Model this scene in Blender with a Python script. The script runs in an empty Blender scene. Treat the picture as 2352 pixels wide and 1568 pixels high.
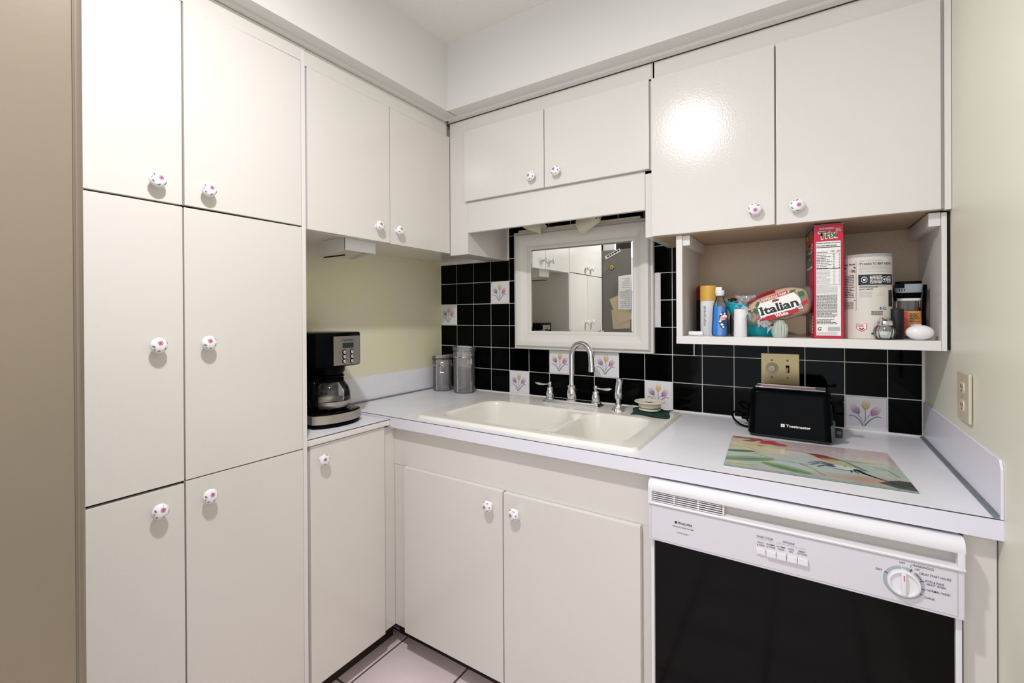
import bpy, bmesh, math, random
import numpy as np
from mathutils import Vector, Matrix

random.seed(7)
rng = np.random.default_rng(7)
SC = bpy.context.scene
COL = SC.collection
PI = math.pi

# ------------------------------------------------------------------ camera
F_PX, CX, CY = 1059.3, 1136.9, 725.5
cam_data = bpy.data.cameras.new('camera')
cam_data.sensor_width = 36.0
cam_data.lens = F_PX / 2352 * 36.0
cam_data.shift_x = (1176 - CX) / 2352
cam_data.shift_y = (CY - 784) / 2352
cam_data.clip_start = 0.02
cam = bpy.data.objects.new('camera', cam_data)
COL.objects.link(cam)
R_ = Vector((0.82967067, 0.55822582, -0.00552332))
U_ = Vector((0.00329926, 0.00499067, 0.9999821))
FW = Vector((-0.55824339, 0.82967405, -0.00229888))
cam.matrix_world = Matrix(((R_.x, U_.x, -FW.x, 1.64716), (R_.y, U_.y, -FW.y, -1.92043),
                           (R_.z, U_.z, -FW.z, 1.30031), (0, 0, 0, 1)))
SC.camera = cam

# ------------------------------------------------------------------ world, lights, exposure
w = bpy.data.worlds.new('world')
SC.world = w
w.use_nodes = True
bg = w.node_tree.nodes['Background']
bg.inputs[0].default_value = (0.80, 0.86, 1.0, 1)
bg.inputs[1].default_value = 0.5

def point_light(name, loc, energy, radius, color):
    l = bpy.data.lights.new(name, 'POINT')
    l.energy = energy; l.shadow_soft_size = radius; l.color = color
    o = bpy.data.objects.new(name, l); o.location = loc
    COL.objects.link(o); return o

def area_light(name, loc, rot, sx, sy, energy, color):
    l = bpy.data.lights.new(name, 'AREA')
    l.shape = 'RECTANGLE'; l.size = sx; l.size_y = sy
    l.energy = energy; l.color = color
    o = bpy.data.objects.new(name, l); o.location = loc; o.rotation_euler = rot
    COL.objects.link(o); return o

lamp_ = area_light('ceiling_lamp_light', (1.11, -1.63, 2.385), (0, 0, 0), 0.10, 0.10, 21.0, (0.985, 0.975, 1.0)); lamp_.data.shape = 'DISK'
area_light('added_fill_light', (1.2, -3.55, 1.45), (PI / 2, 0, 0), 1.7, 2.0, 17.0, (0.90, 0.94, 1.0))  # added soft fill behind the camera, not a known source

SC.view_settings.view_transform = 'Standard'
SC.view_settings.look = 'None'
SC.view_settings.gamma = 1.0
SC.view_settings.use_curve_mapping = False
SC.view_settings.exposure = 0.07
SC.cycles.max_bounces = 10
SC.cycles.diffuse_bounces = 6
SC.cycles.glossy_bounces = 6
SC.cycles.transmission_bounces = 8
SC.cycles.transparent_max_bounces = 24
SC.cycles.use_denoising = True
SC.cycles.sample_clamp_indirect = 6.0

# ------------------------------------------------------------------ materials
def lin(c):
    if isinstance(c, str):
        c = c.lstrip('#'); c = [int(c[i:i + 2], 16) / 255 for i in (0, 2, 4)]
    return tuple((x / 12.92 if x <= 0.04045 else ((x + 0.055) / 1.055) ** 2.4) for x in c)

M = {}
def mat(name, color='#ffffff', rough=0.5, metal=0.0, spec=0.5, bump=0.0, bscale=60.0, var=0.0, vscale=3.0,
        var_col=None, aniso=None, attr=None, coat=0.0, stretch=None):
    m = bpy.data.materials.new(name); m.use_nodes = True
    nt = m.node_tree; p = nt.nodes['Principled BSDF']
    c = lin(color)
    p.inputs['Base Color'].default_value = (*c, 1)
    p.inputs['Roughness'].default_value = rough
    p.inputs['Metallic'].default_value = metal
    p.inputs['Specular IOR Level'].default_value = spec
    if coat:
        p.inputs['Coat Weight'].default_value = coat; p.inputs['Coat Roughness'].default_value = 0.05
    tc = nt.nodes.new('ShaderNodeTexCoord')
    vec = tc.outputs['Object']
    if stretch:
        mp = nt.nodes.new('ShaderNodeMapping'); mp.inputs['Scale'].default_value = stretch
        nt.links.new(tc.outputs['Object'], mp.inputs['Vector']); vec = mp.outputs['Vector']
    if attr:
        a = nt.nodes.new('ShaderNodeVertexColor'); a.layer_name = attr
        nt.links.new(a.outputs['Color'], p.inputs['Base Color'])
    elif var:
        n = nt.nodes.new('ShaderNodeTexNoise'); n.inputs['Scale'].default_value = vscale
        n.inputs['Detail'].default_value = 6
        r = nt.nodes.new('ShaderNodeValToRGB')
        c2 = lin(var_col) if var_col else tuple(x * (1 - var) for x in c)
        r.color_ramp.elements[0].position = 0.35; r.color_ramp.elements[1].position = 0.68
        r.color_ramp.elements[0].color = (*c2, 1); r.color_ramp.elements[1].color = (*c, 1)
        nt.links.new(vec, n.inputs['Vector'])
        nt.links.new(n.outputs['Fac'], r.inputs['Fac'])
        nt.links.new(r.outputs['Color'], p.inputs['Base Color'])
    if bump:
        n2 = nt.nodes.new('ShaderNodeTexNoise'); n2.inputs['Scale'].default_value = bscale
        n2.inputs['Detail'].default_value = 4
        b = nt.nodes.new('ShaderNodeBump'); b.inputs['Strength'].default_value = bump
        b.inputs['Distance'].default_value = 0.002
        nt.links.new(vec, n2.inputs['Vector'])
        nt.links.new(n2.outputs['Fac'], b.inputs['Height'])
        nt.links.new(b.outputs['Normal'], p.inputs['Normal'])
    M[name] = m
    return m

def clear_mat(name, tint=(0.96, 0.97, 0.97), rough=0.02, glossw=1.0, ior=1.45, haze=0.0, haze_col=(0.9, 0.9, 0.9)):
    m = bpy.data.materials.new(name); m.use_nodes = True
    nt = m.node_tree; nt.nodes.clear()
    out = nt.nodes.new('ShaderNodeOutputMaterial')
    tr = nt.nodes.new('ShaderNodeBsdfTransparent'); tr.inputs[0].default_value = (*tint, 1)
    gl = nt.nodes.new('ShaderNodeBsdfGlossy'); gl.inputs['Roughness'].default_value = rough
    fr = nt.nodes.new('ShaderNodeFresnel'); fr.inputs[0].default_value = ior
    mx = nt.nodes.new('ShaderNodeMixShader')
    if glossw != 1.0:
        mul = nt.nodes.new('ShaderNodeMath'); mul.operation = 'MULTIPLY'; mul.inputs[1].default_value = glossw
        nt.links.new(fr.outputs[0], mul.inputs[0]); nt.links.new(mul.outputs[0], mx.inputs[0])
    else:
        nt.links.new(fr.outputs[0], mx.inputs[0])
    first = tr.outputs[0]
    if haze:
        df = nt.nodes.new('ShaderNodeBsdfDiffuse'); df.inputs[0].default_value = (*haze_col, 1)
        m2 = nt.nodes.new('ShaderNodeMixShader'); m2.inputs[0].default_value = haze
        nt.links.new(tr.outputs[0], m2.inputs[1]); nt.links.new(df.outputs[0], m2.inputs[2])
        first = m2.outputs[0]
    nt.links.new(first, mx.inputs[1]); nt.links.new(gl.outputs[0], mx.inputs[2])
    nt.links.new(mx.outputs[0], out.inputs[0])
    M[name] = m
    return m

mat('cabinet_paint', '#dfdbd5', rough=0.16, bump=0.14, bscale=170, var=0.025, vscale=2.2)
mat('shaded_cabinet_tan', '#bda486', rough=0.30, bump=0.25, bscale=120, var=0.05, vscale=6)  # cabinet paint with the brown shade of recess and underside mixed in
mat('edge_paint', '#e4e1de', rough=0.28, bump=0.15, bscale=120)
mat('wall_paint', '#eae9d9', rough=0.42, bump=0.10, bscale=70, var=0.03, vscale=1.5)
mat('niche_paint', '#ece8bf', rough=0.38, bump=0.12, bscale=60, var=0.06, vscale=3.0, var_col='#e8e2d2')
mat('soffit_paint', '#e0dfdc', rough=0.55, bump=0.08, bscale=50)
mat('ceiling_popcorn', '#eceae6', rough=0.9, bump=1.0, bscale=85)
mat('laminate', '#f3f3fa', rough=0.30, var=0.03, vscale=5, var_col='#e9e9f0', bump=0.03, bscale=300)
mat('laminate_edge', '#e6e5ef', rough=0.32)
mat('dark_seam', '#3c3a3e', rough=0.6)
mat('grey_strip', '#7f868f', rough=0.4, var=0.2, vscale=20)
mat('grout', '#f4f1ea', rough=0.8, bump=0.3, bscale=300, var=0.12, vscale=30)
mat('black_tile', '#020303', rough=0.06, spec=0.07)
mat('white_tile', '#e6e3e6', rough=0.08)
mat('painted_tile', attr='Col', rough=0.08)
mat('painted_print', attr='Col', rough=0.35)
mat('painted_gloss', attr='Col', rough=0.12)
mat('floor_tile', '#f8e7eb', rough=0.22, var=0.06, vscale=6, var_col='#eddce1', bump=0.06, bscale=12)
mat('floor_grout', '#5c4c46', rough=0.9)
mat('dark_wood', '#2a1d17', rough=0.7)
mat('void_black', '#050505', rough=0.9)
mat('sink_cream', '#edeae2', rough=0.20, var=0.03, vscale=4, spec=0.5)
mat('chrome', '#e6e8ec', rough=0.07, metal=1.0)
mat('chrome_dull', '#c9cbd0', rough=0.22, metal=1.0)
mat('black_plastic', '#040507', rough=0.12, spec=0.05)
mat('black_matte', '#141517', rough=0.4)
mat('grey_plastic', '#4a4d54', rough=0.35)
mat('steel', '#b9b3ac', rough=0.30, metal=0.9, bump=0.08, bscale=30, stretch=(1, 1, 40))
mat('fridge_steel', '#9a8f80', rough=0.33, metal=0.55, bump=0.05, bscale=200, var=0.10, vscale=1.2)
mat('fridge_edge', '#7d7469', rough=0.35, metal=0.5)
mat('fridge_side', '#77746f', rough=0.45, bump=0.3, bscale=220, var=0.05, vscale=60)
mat('appliance_white', '#e9e8ec', rough=0.28)
mat('console_white', '#dcdae2', rough=0.35)
mat('pocket_grey', '#c9c5be', rough=0.4)
mat('dw_black', '#030303', rough=0.10, spec=0.15, bump=0.02, bscale=3)
mat('print_dark', '#22262c', rough=0.5)
mat('print_grey', '#8f949c', rough=0.5)
mat('print_soft', '#b9babd', rough=0.5)
mat('print_white', '#f4f2ee', rough=0.45)
mat('print_red', '#b41228', rough=0.4)
mat('print_green', '#0b6a38', rough=0.4)
mat('print_yellow', '#e3c14c', rough=0.4)
mat('print_brown', '#8a4a2a', rough=0.4)
mat('print_navy', '#10305c', rough=0.4)
mat('dial_grey', '#a9afb8', rough=0.4)
mat('porcelain', '#f3f3f6', rough=0.08, coat=0.3)
mat('mirror_glass', '#f2f5f3', rough=0.0, metal=1.0)
mat('mirror_frame_paint', '#e6e3dd', rough=0.33, var=0.02)
mat('lamp_enamel', '#d9d2bb', rough=0.3)
mat('brass_plate', '#b7a57a', rough=0.32, metal=0.55)
mat('brass_screw', '#83744f', rough=0.35, metal=0.7)
mat('ivory', '#e4d5b4', rough=0.3)
mat('almond', '#cfc5b1', rough=0.35)
mat('green_cloth', '#0c3b33', rough=0.95, bump=0.8, bscale=500)
mat('strainer_cream', '#e7e0c9', rough=0.3)
mat('white_plastic', '#ededef', rough=0.30)
mat('yellow_cap', '#dfb04a', rough=0.35)
mat('red_plastic', '#8e1626', rough=0.3)
mat('turquoise', '#19c6d6', rough=0.25)
mat('bread_crust', '#dba678', rough=0.7, var=0.3, vscale=9, var_col='#efcfa0', bump=0.4, bscale=60)
mat('cereal_red', '#c8173f', rough=0.3)
mat('salt', '#f5f5f5', rough=0.9, bump=0.5, bscale=500)
mat('spice_red', '#dc4436', rough=0.35)
mat('spice_orange', '#d8924a', rough=0.4)
mat('spice_grind', '#5a4a42', rough=0.9, bump=0.6, bscale=400)
mat('lid_grey', '#9aa2ab', rough=0.35)
mat('egg_white', '#f2f1f3', rough=0.25)
mat('paper_white', '#e8e8ea', rough=0.8)
mat('paper_beige', '#c3b79c', rough=0.8)
mat('gasket_brown', '#6a5048', rough=0.4)
mat('coffee_dark', '#1a1310', rough=0.3)
mat('ribbed_glass', '#b9c4b8', rough=0.12, spec=0.8)
mat('bezel_grey', '#8d9098', rough=0.25, metal=0.6)
mat('board_edge', '#7f9188', rough=0.2)
mat('oats_paper', '#dcd7ce', rough=0.45)
mat('band_navy', '#121a29', rough=0.4)
mat('lcd', '#2a3734', rough=0.2)
mat('toast_element', '#d9a183', rough=0.4, metal=0.5, bump=0.6, bscale=200)
mat('blue_soap', '#1a8fe2', rough=0.08, spec=0.8)
mat('label_teal', '#0f8fc6', rough=0.3)
clear_mat('clear_acrylic', tint=(0.97, 0.97, 0.97), haze=0.13, haze_col=(0.95, 0.95, 0.97))
clear_mat('clear_glass', tint=(0.975, 0.985, 0.985), haze=0.01)
clear_mat('bag_film', tint=(0.97, 0.94, 0.94), rough=0.12, glossw=1.2, haze=0.16, haze_col=(1.0, 0.96, 0.95))
clear_mat('clear_bag', tint=(0.98, 0.98, 0.99), rough=0.12, haze=0.42, haze_col=(0.95, 0.95, 0.97))

# ------------------------------------------------------------------ mesh builder
class MB:
    def __init__(s):
        s.bm = bmesh.new(); s.mx = Matrix.Identity(4); s.bev = False
    def _add(s, tmp, mx=None):
        m = s.mx @ mx if mx is not None else s.mx
        tmp.transform(m)
        if m.determinant() < 0:
            bmesh.ops.reverse_faces(tmp, faces=tmp.faces[:])
        me = bpy.data.meshes.new('tmp'); tmp.to_mesh(me); tmp.free()
        s.bm.from_mesh(me); bpy.data.meshes.remove(me)
        return s
    def box(s, a, b, bev=0.0, seg=2):
        t = bmesh.new(); bmesh.ops.create_cube(t, size=1.0)
        c = [(a[i] + b[i]) / 2 for i in range(3)]; d = [abs(b[i] - a[i]) for i in range(3)]
        bmesh.ops.scale(t, vec=d, verts=t.verts[:]); bmesh.ops.translate(t, vec=c, verts=t.verts[:])
        if bev > 0:
            s.bev = True
            bmesh.ops.bevel(t, geom=t.edges[:], offset=min(bev, min(d) * 0.49), segments=seg, affect='EDGES', profile=0.5)
        return s._add(t)
    def lathe(s, prof, c=(0, 0, 0), axis='z', seg=32, mx=None, rib=None):
        t = bmesh.new(); rings = []
        for r, z in prof:
            if r < 1e-6:
                rings.append([t.verts.new((0, 0, z))])
            else:
                ring = []
                for i in range(seg):
                    a = 2 * PI * i / seg
                    rr = r * (1 + rib[1] * abs(math.cos(rib[0] * a / 2))) if rib and rib[2](z) else r
                    ring.append(t.verts.new((rr * math.cos(a), rr * math.sin(a), z)))
                rings.append(ring)
        for A, B in zip(rings, rings[1:]):
            n = max(len(A), len(B))
            if len(A) == 1 and len(B) == 1: continue
            for i in range(n):
                j = (i + 1) % n
                if len(A) == 1: t.faces.new((A[0], B[j], B[i]))
                elif len(B) == 1: t.faces.new((A[i], A[j], B[0]))
                else: t.faces.new((A[i], A[j], B[j], B[i]))
        bmesh.ops.recalc_face_normals(t, faces=t.faces[:])
        rot = {'z': Matrix.Identity(4), 'x': Matrix.Rotation(PI / 2, 4, 'Y'), '-y': Matrix.Rotation(PI / 2, 4, 'X'),
               '-x': Matrix.Rotation(-PI / 2, 4, 'Y'), 'y': Matrix.Rotation(-PI / 2, 4, 'X')}[axis]
        m = Matrix.Translation(c) @ rot
        if mx is not None: m = Matrix.Translation(c) @ mx
        return s._add(t, m)
    def cyl(s, c, r, h, axis='z', seg=24, r2=None, bev=0.0):
        r2 = r if r2 is None else r2
        if bev:
            p = [(0, 0), (r - bev, 0), (r, bev), (r2, h - bev), (r2 - bev, h), (0, h)]
        else:
            p = [(0, 0), (r, 0), (r2, h), (0, h)]
        return s.lathe(p, c, axis, seg)
    def tube(s, pts, r, seg=12, cap=True, scale=None):
        pts = [Vector(p) for p in pts]; n = len(pts)
        rr = r if isinstance(r, (list, tuple)) else [r] * n
        t = bmesh.new(); rings = []
        tan = [(pts[min(i + 1, n - 1)] - pts[max(i - 1, 0)]).normalized() for i in range(n)]
        up = Vector((0, 0, 1)) if abs(tan[0].z) < 0.9 else Vector((1, 0, 0))
        u = tan[0].cross(up).normalized()
        for i in range(n):
            u = (u - tan[i] * u.dot(tan[i])).normalized(); v = tan[i].cross(u)
            sc = scale[i] if scale else 1.0
            rings.append([t.verts.new(pts[i] + (u * math.cos(2 * PI * k / seg) + v * sc * math.sin(2 * PI * k / seg)) * rr[i]) for k in range(seg)])
        for A, B in zip(rings, rings[1:]):
            for k in range(seg):
                t.faces.new((A[k], A[(k + 1) % seg], B[(k + 1) % seg], B[k]))
        if cap:
            t.faces.new(rings[0]); t.faces.new(rings[-1])
        bmesh.ops.recalc_face_normals(t, faces=t.faces[:])
        return s._add(t)
    def poly(s, pts, depth, o=(0, 0, 0), xd=(1, 0, 0), yd=(0, 1, 0), bev=0.0, both=False):
        """extrude a 2D outline along the normal of its plane"""
        xd = Vector(xd); yd = Vector(yd); nd = xd.cross(yd)
        t = bmesh.new()
        A = [t.verts.new((p[0], p[1], 0)) for p in pts]
        B = [t.verts.new((p[0], p[1], depth)) for p in pts]
        n = len(pts)
        t.faces.new(A[::-1]); t.faces.new(B)
        for i in range(n): t.faces.new((A[i], A[(i + 1) % n], B[(i + 1) % n], B[i]))
        bmesh.ops.recalc_face_normals(t, faces=t.faces[:])
        if bev:
            bmesh.ops.bevel(t, geom=t.edges[:], offset=bev, segments=2, affect='EDGES', profile=0.5)
        m = Matrix(((xd.x, yd.x, nd.x, o[0]), (xd.y, yd.y, nd.y, o[1]), (xd.z, yd.z, nd.z, o[2]), (0, 0, 0, 1)))
        return s._add(t, m)
    def sphere(s, c, rad, seg=24, rings=14):
        t = bmesh.new(); bmesh.ops.create_uvsphere(t, u_segments=seg, v_segments=rings, radius=1.0)
        rad = rad if isinstance(rad, (list, tuple)) else (rad,) * 3
        return s._add(t, Matrix.Translation(c) @ Matrix.Diagonal((*rad, 1)))
    def grid(s, nx, ny, f):
        """surface from f(u, v) -> point"""
        t = bmesh.new()
        V = [[t.verts.new(f(i / nx, j / ny)) for i in range(nx + 1)] for j in range(ny + 1)]
        for j in range(ny):
            for i in range(nx):
                t.faces.new((V[j][i], V[j][i + 1], V[j + 1][i + 1], V[j + 1][i]))
        return s._add(t)
    def text(s, body, o, xd, yd, size, width=None, off=0.0, ext=0.0003, align='LEFT', shear=0.0, res=2, raise_=0.0):
        cu = bpy.data.curves.new('t', 'FONT'); cu.body = body; cu.size = 1.0
        cu.resolution_u = res; cu.offset = off; cu.shear = shear; cu.align_x = 'LEFT'
        ob = bpy.data.objects.new('t', cu)
        me = bpy.data.meshes.new_from_object(ob)
        t = bmesh.new(); t.from_mesh(me)
        bpy.data.objects.remove(ob); bpy.data.curves.remove(cu); bpy.data.meshes.remove(me)
        if not t.verts: t.free(); return s
        xs = [v.co.x for v in t.verts]; x0, x1 = min(xs), max(xs)
        sx = size if width is None else width / (x1 - x0)
        dx = {'LEFT': -x0, 'CENTER': -(x0 + x1) / 2, 'RIGHT': -x1}[align]
        xd = Vector(xd).normalized(); yd = Vector(yd).normalized(); nd = xd.cross(yd)
        o = Vector(o) + nd * (ext + raise_)
        m = Matrix(((xd.x, yd.x, nd.x, o.x), (xd.y, yd.y, nd.y, o.y), (xd.z, yd.z, nd.z, o.z), (0, 0, 0, 1)))
        return s._add(t, m @ Matrix.Diagonal((sx, size, 1, 1)) @ Matrix.Translation((dx, 0, 0)))
    def lines(s, o, xd, yd, w_, h_, rows, fill=0.9, thick=0.45, gap=0.25, seed=1, ext=0.0003):
        """rows of small printed dashes that stand for print too small to read"""
        r = random.Random(seed); xd = Vector(xd).normalized(); yd = Vector(yd).normalized(); nd = xd.cross(yd); o = Vector(o) + nd * ext
        t = bmesh.new(); rh = h_ / rows
        for k in range(rows):
            y = h_ - (k + 0.75) * rh; x = 0.0; lim = w_ * (fill if r.random() > 0.2 else fill * r.uniform(0.5, 1))
            while x < lim:
                l = r.uniform(0.6, 2.6) * rh
                l = min(l, lim - x)
                q = [o + xd * x + yd * y, o + xd * (x + l) + yd * y, o + xd * (x + l) + yd * (y + rh * thick), o + xd * x + yd * (y + rh * thick)]
                t.faces.new([t.verts.new(p) for p in q]); x += l + gap * rh * 1.2
        return s._add(t)
    def quad(s, o, xd, yd, x0, y0, x1, y1, ext=0.0003):
        xd = Vector(xd).normalized(); yd = Vector(yd).normalized(); nd = xd.cross(yd); o = Vector(o) + nd * ext
        t = bmesh.new()
        t.faces.new([t.verts.new(o + xd * a + yd * b) for a, b in ((x0, y0), (x1, y0), (x1, y1), (x0, y1))])
        return s._add(t)
    def pquad(s, o, xd, yd, pts, ext=0.0003):
        xd = Vector(xd).normalized(); yd = Vector(yd).normalized(); nd = xd.cross(yd); o = Vector(o) + nd * ext
        t = bmesh.new()
        t.faces.new([t.verts.new(o + xd * a + yd * b) for a, b in pts])
        return s._add(t)
    def mesh(s, name, smooth=True, angle=38):
        me = bpy.data.meshes.new(name); s.bm.to_mesh(me); s.bm.free()
        if smooth and len(me.polygons):
            me.polygons.foreach_set('use_smooth', [True] * len(me.polygons))
            me.set_sharp_from_angle(angle=math.radians(angle))
        return me
    def build(s, name, m, parent=None, world=False, smooth=True, angle=38, loc=None):
        if parent is not None and world:
            off = Vector(parent.location); p = parent.parent
            while p is not None: off += Vector(p.location); p = p.parent
            bmesh.ops.translate(s.bm, vec=-off, verts=s.bm.verts[:])
        me = s.mesh(name, smooth, angle)
        if m is not None: me.materials.append(M[m] if isinstance(m, str) else m)
        o = link(name, me, parent, loc)
        if smooth and s.bev:
            wn = o.modifiers.new('weighted_normals', 'WEIGHTED_NORMAL'); wn.keep_sharp = True; wn.weight = 80
        return o

def link(name, me, parent=None, loc=None):
    o = bpy.data.objects.new(name, me); COL.objects.link(o)
    if parent is not None: o.parent = parent
    if loc is not None: o.location = loc
    return o

def props(o, label=None, cat=None, group=None, kind=None):
    if label: o['label'] = label
    if cat: o['category'] = cat
    if group: o['group'] = group
    if kind: o['kind'] = kind
    return o

def thing(name, label, cat, loc=(0, 0, 0), rotz=0.0, group=None, rot=None):
    o = bpy.data.objects.new(name, None); COL.objects.link(o)
    o.empty_display_size = 0.05
    o.location = loc; o.rotation_euler = rot if rot else (0, 0, rotz)
    return props(o, label, cat, group)

def struct(name, mb, m, smooth=False):
    o = mb.build(name, m, smooth=smooth); o['kind'] = 'structure'; return o

# ------------------------------------------------------------------ painting helpers (flat print held in a colour attribute)
class Canvas:
    def __init__(s, nx, ny, base, asp=1.0):
        s.nx, s.ny, s.asp = nx, ny, asp
        u, v = np.meshgrid(np.linspace(0, 1, nx), np.linspace(0, 1, ny))
        s.U, s.V = u * asp, v                      # isotropic coordinates: U in 0..asp, V in 0..1
        s.c = np.ones((ny, nx, 3)) * np.array(lin(base)); s.s = 1.2 / ny
    def mix(s, mask, col, a=1.0):
        k = np.clip(mask * a, 0, 1)[..., None]
        s.c = s.c * (1 - k) + np.array(lin(col)) * k; return s
    def ell(s, x, y, rx, ry, ang=0, soft=0.0):
        a = math.radians(ang); dx, dy = s.U - x, s.V - y
        p = (dx * math.cos(a) + dy * math.sin(a)) / rx; q = (-dx * math.sin(a) + dy * math.cos(a)) / ry
        d = (np.sqrt(p * p + q * q) - 1) * min(rx, ry); w_ = max(soft, s.s)
        return np.clip(0.5 - d / w_, 0, 1)
    def seg(s, pts, w0, w1=None, soft=0.0):
        w1 = w0 if w1 is None else w1; out = np.zeros_like(s.U); n = len(pts) - 1; w_ = max(soft, s.s)
        for i in range(n):
            (ax, ay), (bx, by) = pts[i], pts[i + 1]
            dx, dy = bx - ax, by - ay; L = dx * dx + dy * dy + 1e-12
            t = np.clip(((s.U - ax) * dx + (s.V - ay) * dy) / L, 0, 1)
            d = np.hypot(s.U - ax - t * dx, s.V - ay - t * dy)
            wd = w0 + (w1 - w0) * (i + t) / n
            out = np.maximum(out, np.clip(0.5 - (d - wd) / w_, 0, 1))
        return out
    def polym(s, pts, soft=0.0):
        inside = np.zeros(s.U.shape, bool); d = np.full(s.U.shape, 9.0); n = len(pts)
        for i in range(n):
            (ax, ay), (bx, by) = pts[i], pts[(i + 1) % n]
            cond = ((ay > s.V) != (by > s.V)) & (s.U < (bx - ax) * (s.V - ay) / (by - ay + 1e-12) + ax)
            inside ^= cond
            dx, dy = bx - ax, by - ay; L = dx * dx + dy * dy + 1e-12
            t = np.clip(((s.U - ax) * dx + (s.V - ay) * dy) / L, 0, 1)
            d = np.minimum(d, np.hypot(s.U - ax - t * dx, s.V - ay - t * dy))
        w_ = max(soft, s.s)
        return np.clip(0.5 + np.where(inside, d, -d) / w_, 0, 1)
    def noise(s, k, seed=0):
        r = np.random.default_rng(seed); out = np.zeros_like(s.U); amp = 1.0
        for o in range(4):
            for _ in range(3):
                a = r.uniform(0, 2 * PI); f = k * 2 ** o
                out += amp * np.sin(2 * PI * f * (s.U * math.cos(a) + s.V * math.sin(a)) + r.uniform(0, 6.28) + 1.5 * np.sin(2 * PI * f * 0.6 * (s.V - s.U) + r.uniform(0, 6)))
            amp *= 0.55
        return out / 4
    def mesh(s, name, pf, closed=False):
        """pf(u, v) arrays -> xyz array"""
        u, v = np.meshgrid(np.linspace(0, 1, s.nx), np.linspace(0, 1, s.ny))
        P = pf(u, v).reshape(-1, 3)
        idx = np.arange(s.nx * s.ny).reshape(s.ny, s.nx)
        Fc = np.stack([idx[:-1, :-1], idx[:-1, 1:], idx[1:, 1:], idx[1:, :-1]], -1).reshape(-1, 4)
        me = bpy.data.meshes.new(name)
        me.vertices.add(len(P)); me.vertices.foreach_set('co', P.ravel())
        me.loops.add(Fc.size); me.loops.foreach_set('vertex_index', Fc.ravel())
        me.polygons.add(len(Fc)); me.polygons.foreach_set('loop_start', np.arange(0, Fc.size, 4))
        me.polygons.foreach_set('loop_total', np.full(len(Fc), 4))
        me.update(calc_edges=True); me.validate()
        at = me.color_attributes.new('Col', 'FLOAT_COLOR', 'POINT')
        rgba = np.ones((len(P), 4)); rgba[:, :3] = np.clip(s.c, 0, 1).reshape(-1, 3)
        at.data.foreach_set('color', rgba.ravel())
        me.polygons.foreach_set('use_smooth', [True] * len(me.polygons))
        return me

X, Y, Z = (1, 0, 0), (0, 1, 0), (0, 0, 1)
NY = (0, -1, 0)
HC = 0.914     # countertop height
W = 1.952      # right wall
CEIL = 2.4457
SOF = 2.1646
FL = 0.33      # face plane of the left run
FU = -0.335    # face plane of the back uppers

# ================================================================== SETTING
YB = -3.6
struct('wall_left', MB().box((-0.1, YB, -0.05), (0.0, 0.0, CEIL)), 'niche_paint')
struct('wall_right', MB().box((W, YB, -0.05), (W + 0.1, 0.1, CEIL)), 'wall_paint')
struct('ceiling', MB().box((-0.1, YB, CEIL), (W + 0.1, 0.1, CEIL + 0.1)), 'ceiling_popcorn')
wall_back = struct('wall_back', MB().box((-0.1, 0.0, -0.05), (W + 0.1, 0.1, CEIL)), 'grout')
# soffit above the wall cabinets (two boxed runs with a small bead under the front edge)
mb = MB()
mb.box((0.0, YB, SOF), (0.3927, 0.0, CEIL)); mb.box((0.39, -0.4074, SOF), (W, 0.0, CEIL))
so = struct('trim_soffit', mb, 'soffit_paint')
mb = MB(); mb.box((FL - 0.01, -1.75, SOF - 0.010), (FL + 0.012, FU, SOF)); mb.box((FL, FU - 0.012, SOF - 0.010), (W - 0.001, FU + 0.012, SOF))
struct('trim_bead', mb, 'soffit_paint')

# floor: grout bed with 12 inch tiles, each a piece of its own
floor = struct('floor', MB().box((-0.1, YB, -0.06), (W + 0.1, 0.1, -0.004)), 'floor_grout')
TS = 0.3048
tile_me = MB().box((0, 0, -0.012), (TS - 0.008, TS - 0.008, 0.0), 0.002, 1).mesh('tile', True, 20)
tile_me.materials.append(M['floor_tile'])
for i in range(-1, 7):
    for j in range(-11, 1):
        x0 = 0.3048 * i + 0.004; y0 = -0.565 + TS * j + 0.004 + TS
        if x0 + TS > W + 0.01 and x0 > W - 0.02: continue
        if x0 < -0.1 or y0 > -0.3 or y0 < YB: continue
        wx = min(TS - 0.008, W - 0.001 - x0)
        if wx < TS - 0.01:
            me = MB().box((0, 0, -0.012), (wx, TS - 0.008, 0.0), 0.002, 1).mesh('tile', True, 20); me.materials.append(M['floor_tile'])
        else: me = tile_me
        link('tile', me, floor, (x0, y0, 0.0))

# ------------------------------------------------------------------ wall tiles
P = 0.1095; TX0 = 0.003; TZ0 = 0.9188; GR = 0.0029
blk = MB().box((0, -0.0025, 0), (P - GR, 0.004, P - GR), 0.0012, 2).mesh('tile', True, 20); blk.materials.append(M['black_tile'])

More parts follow.
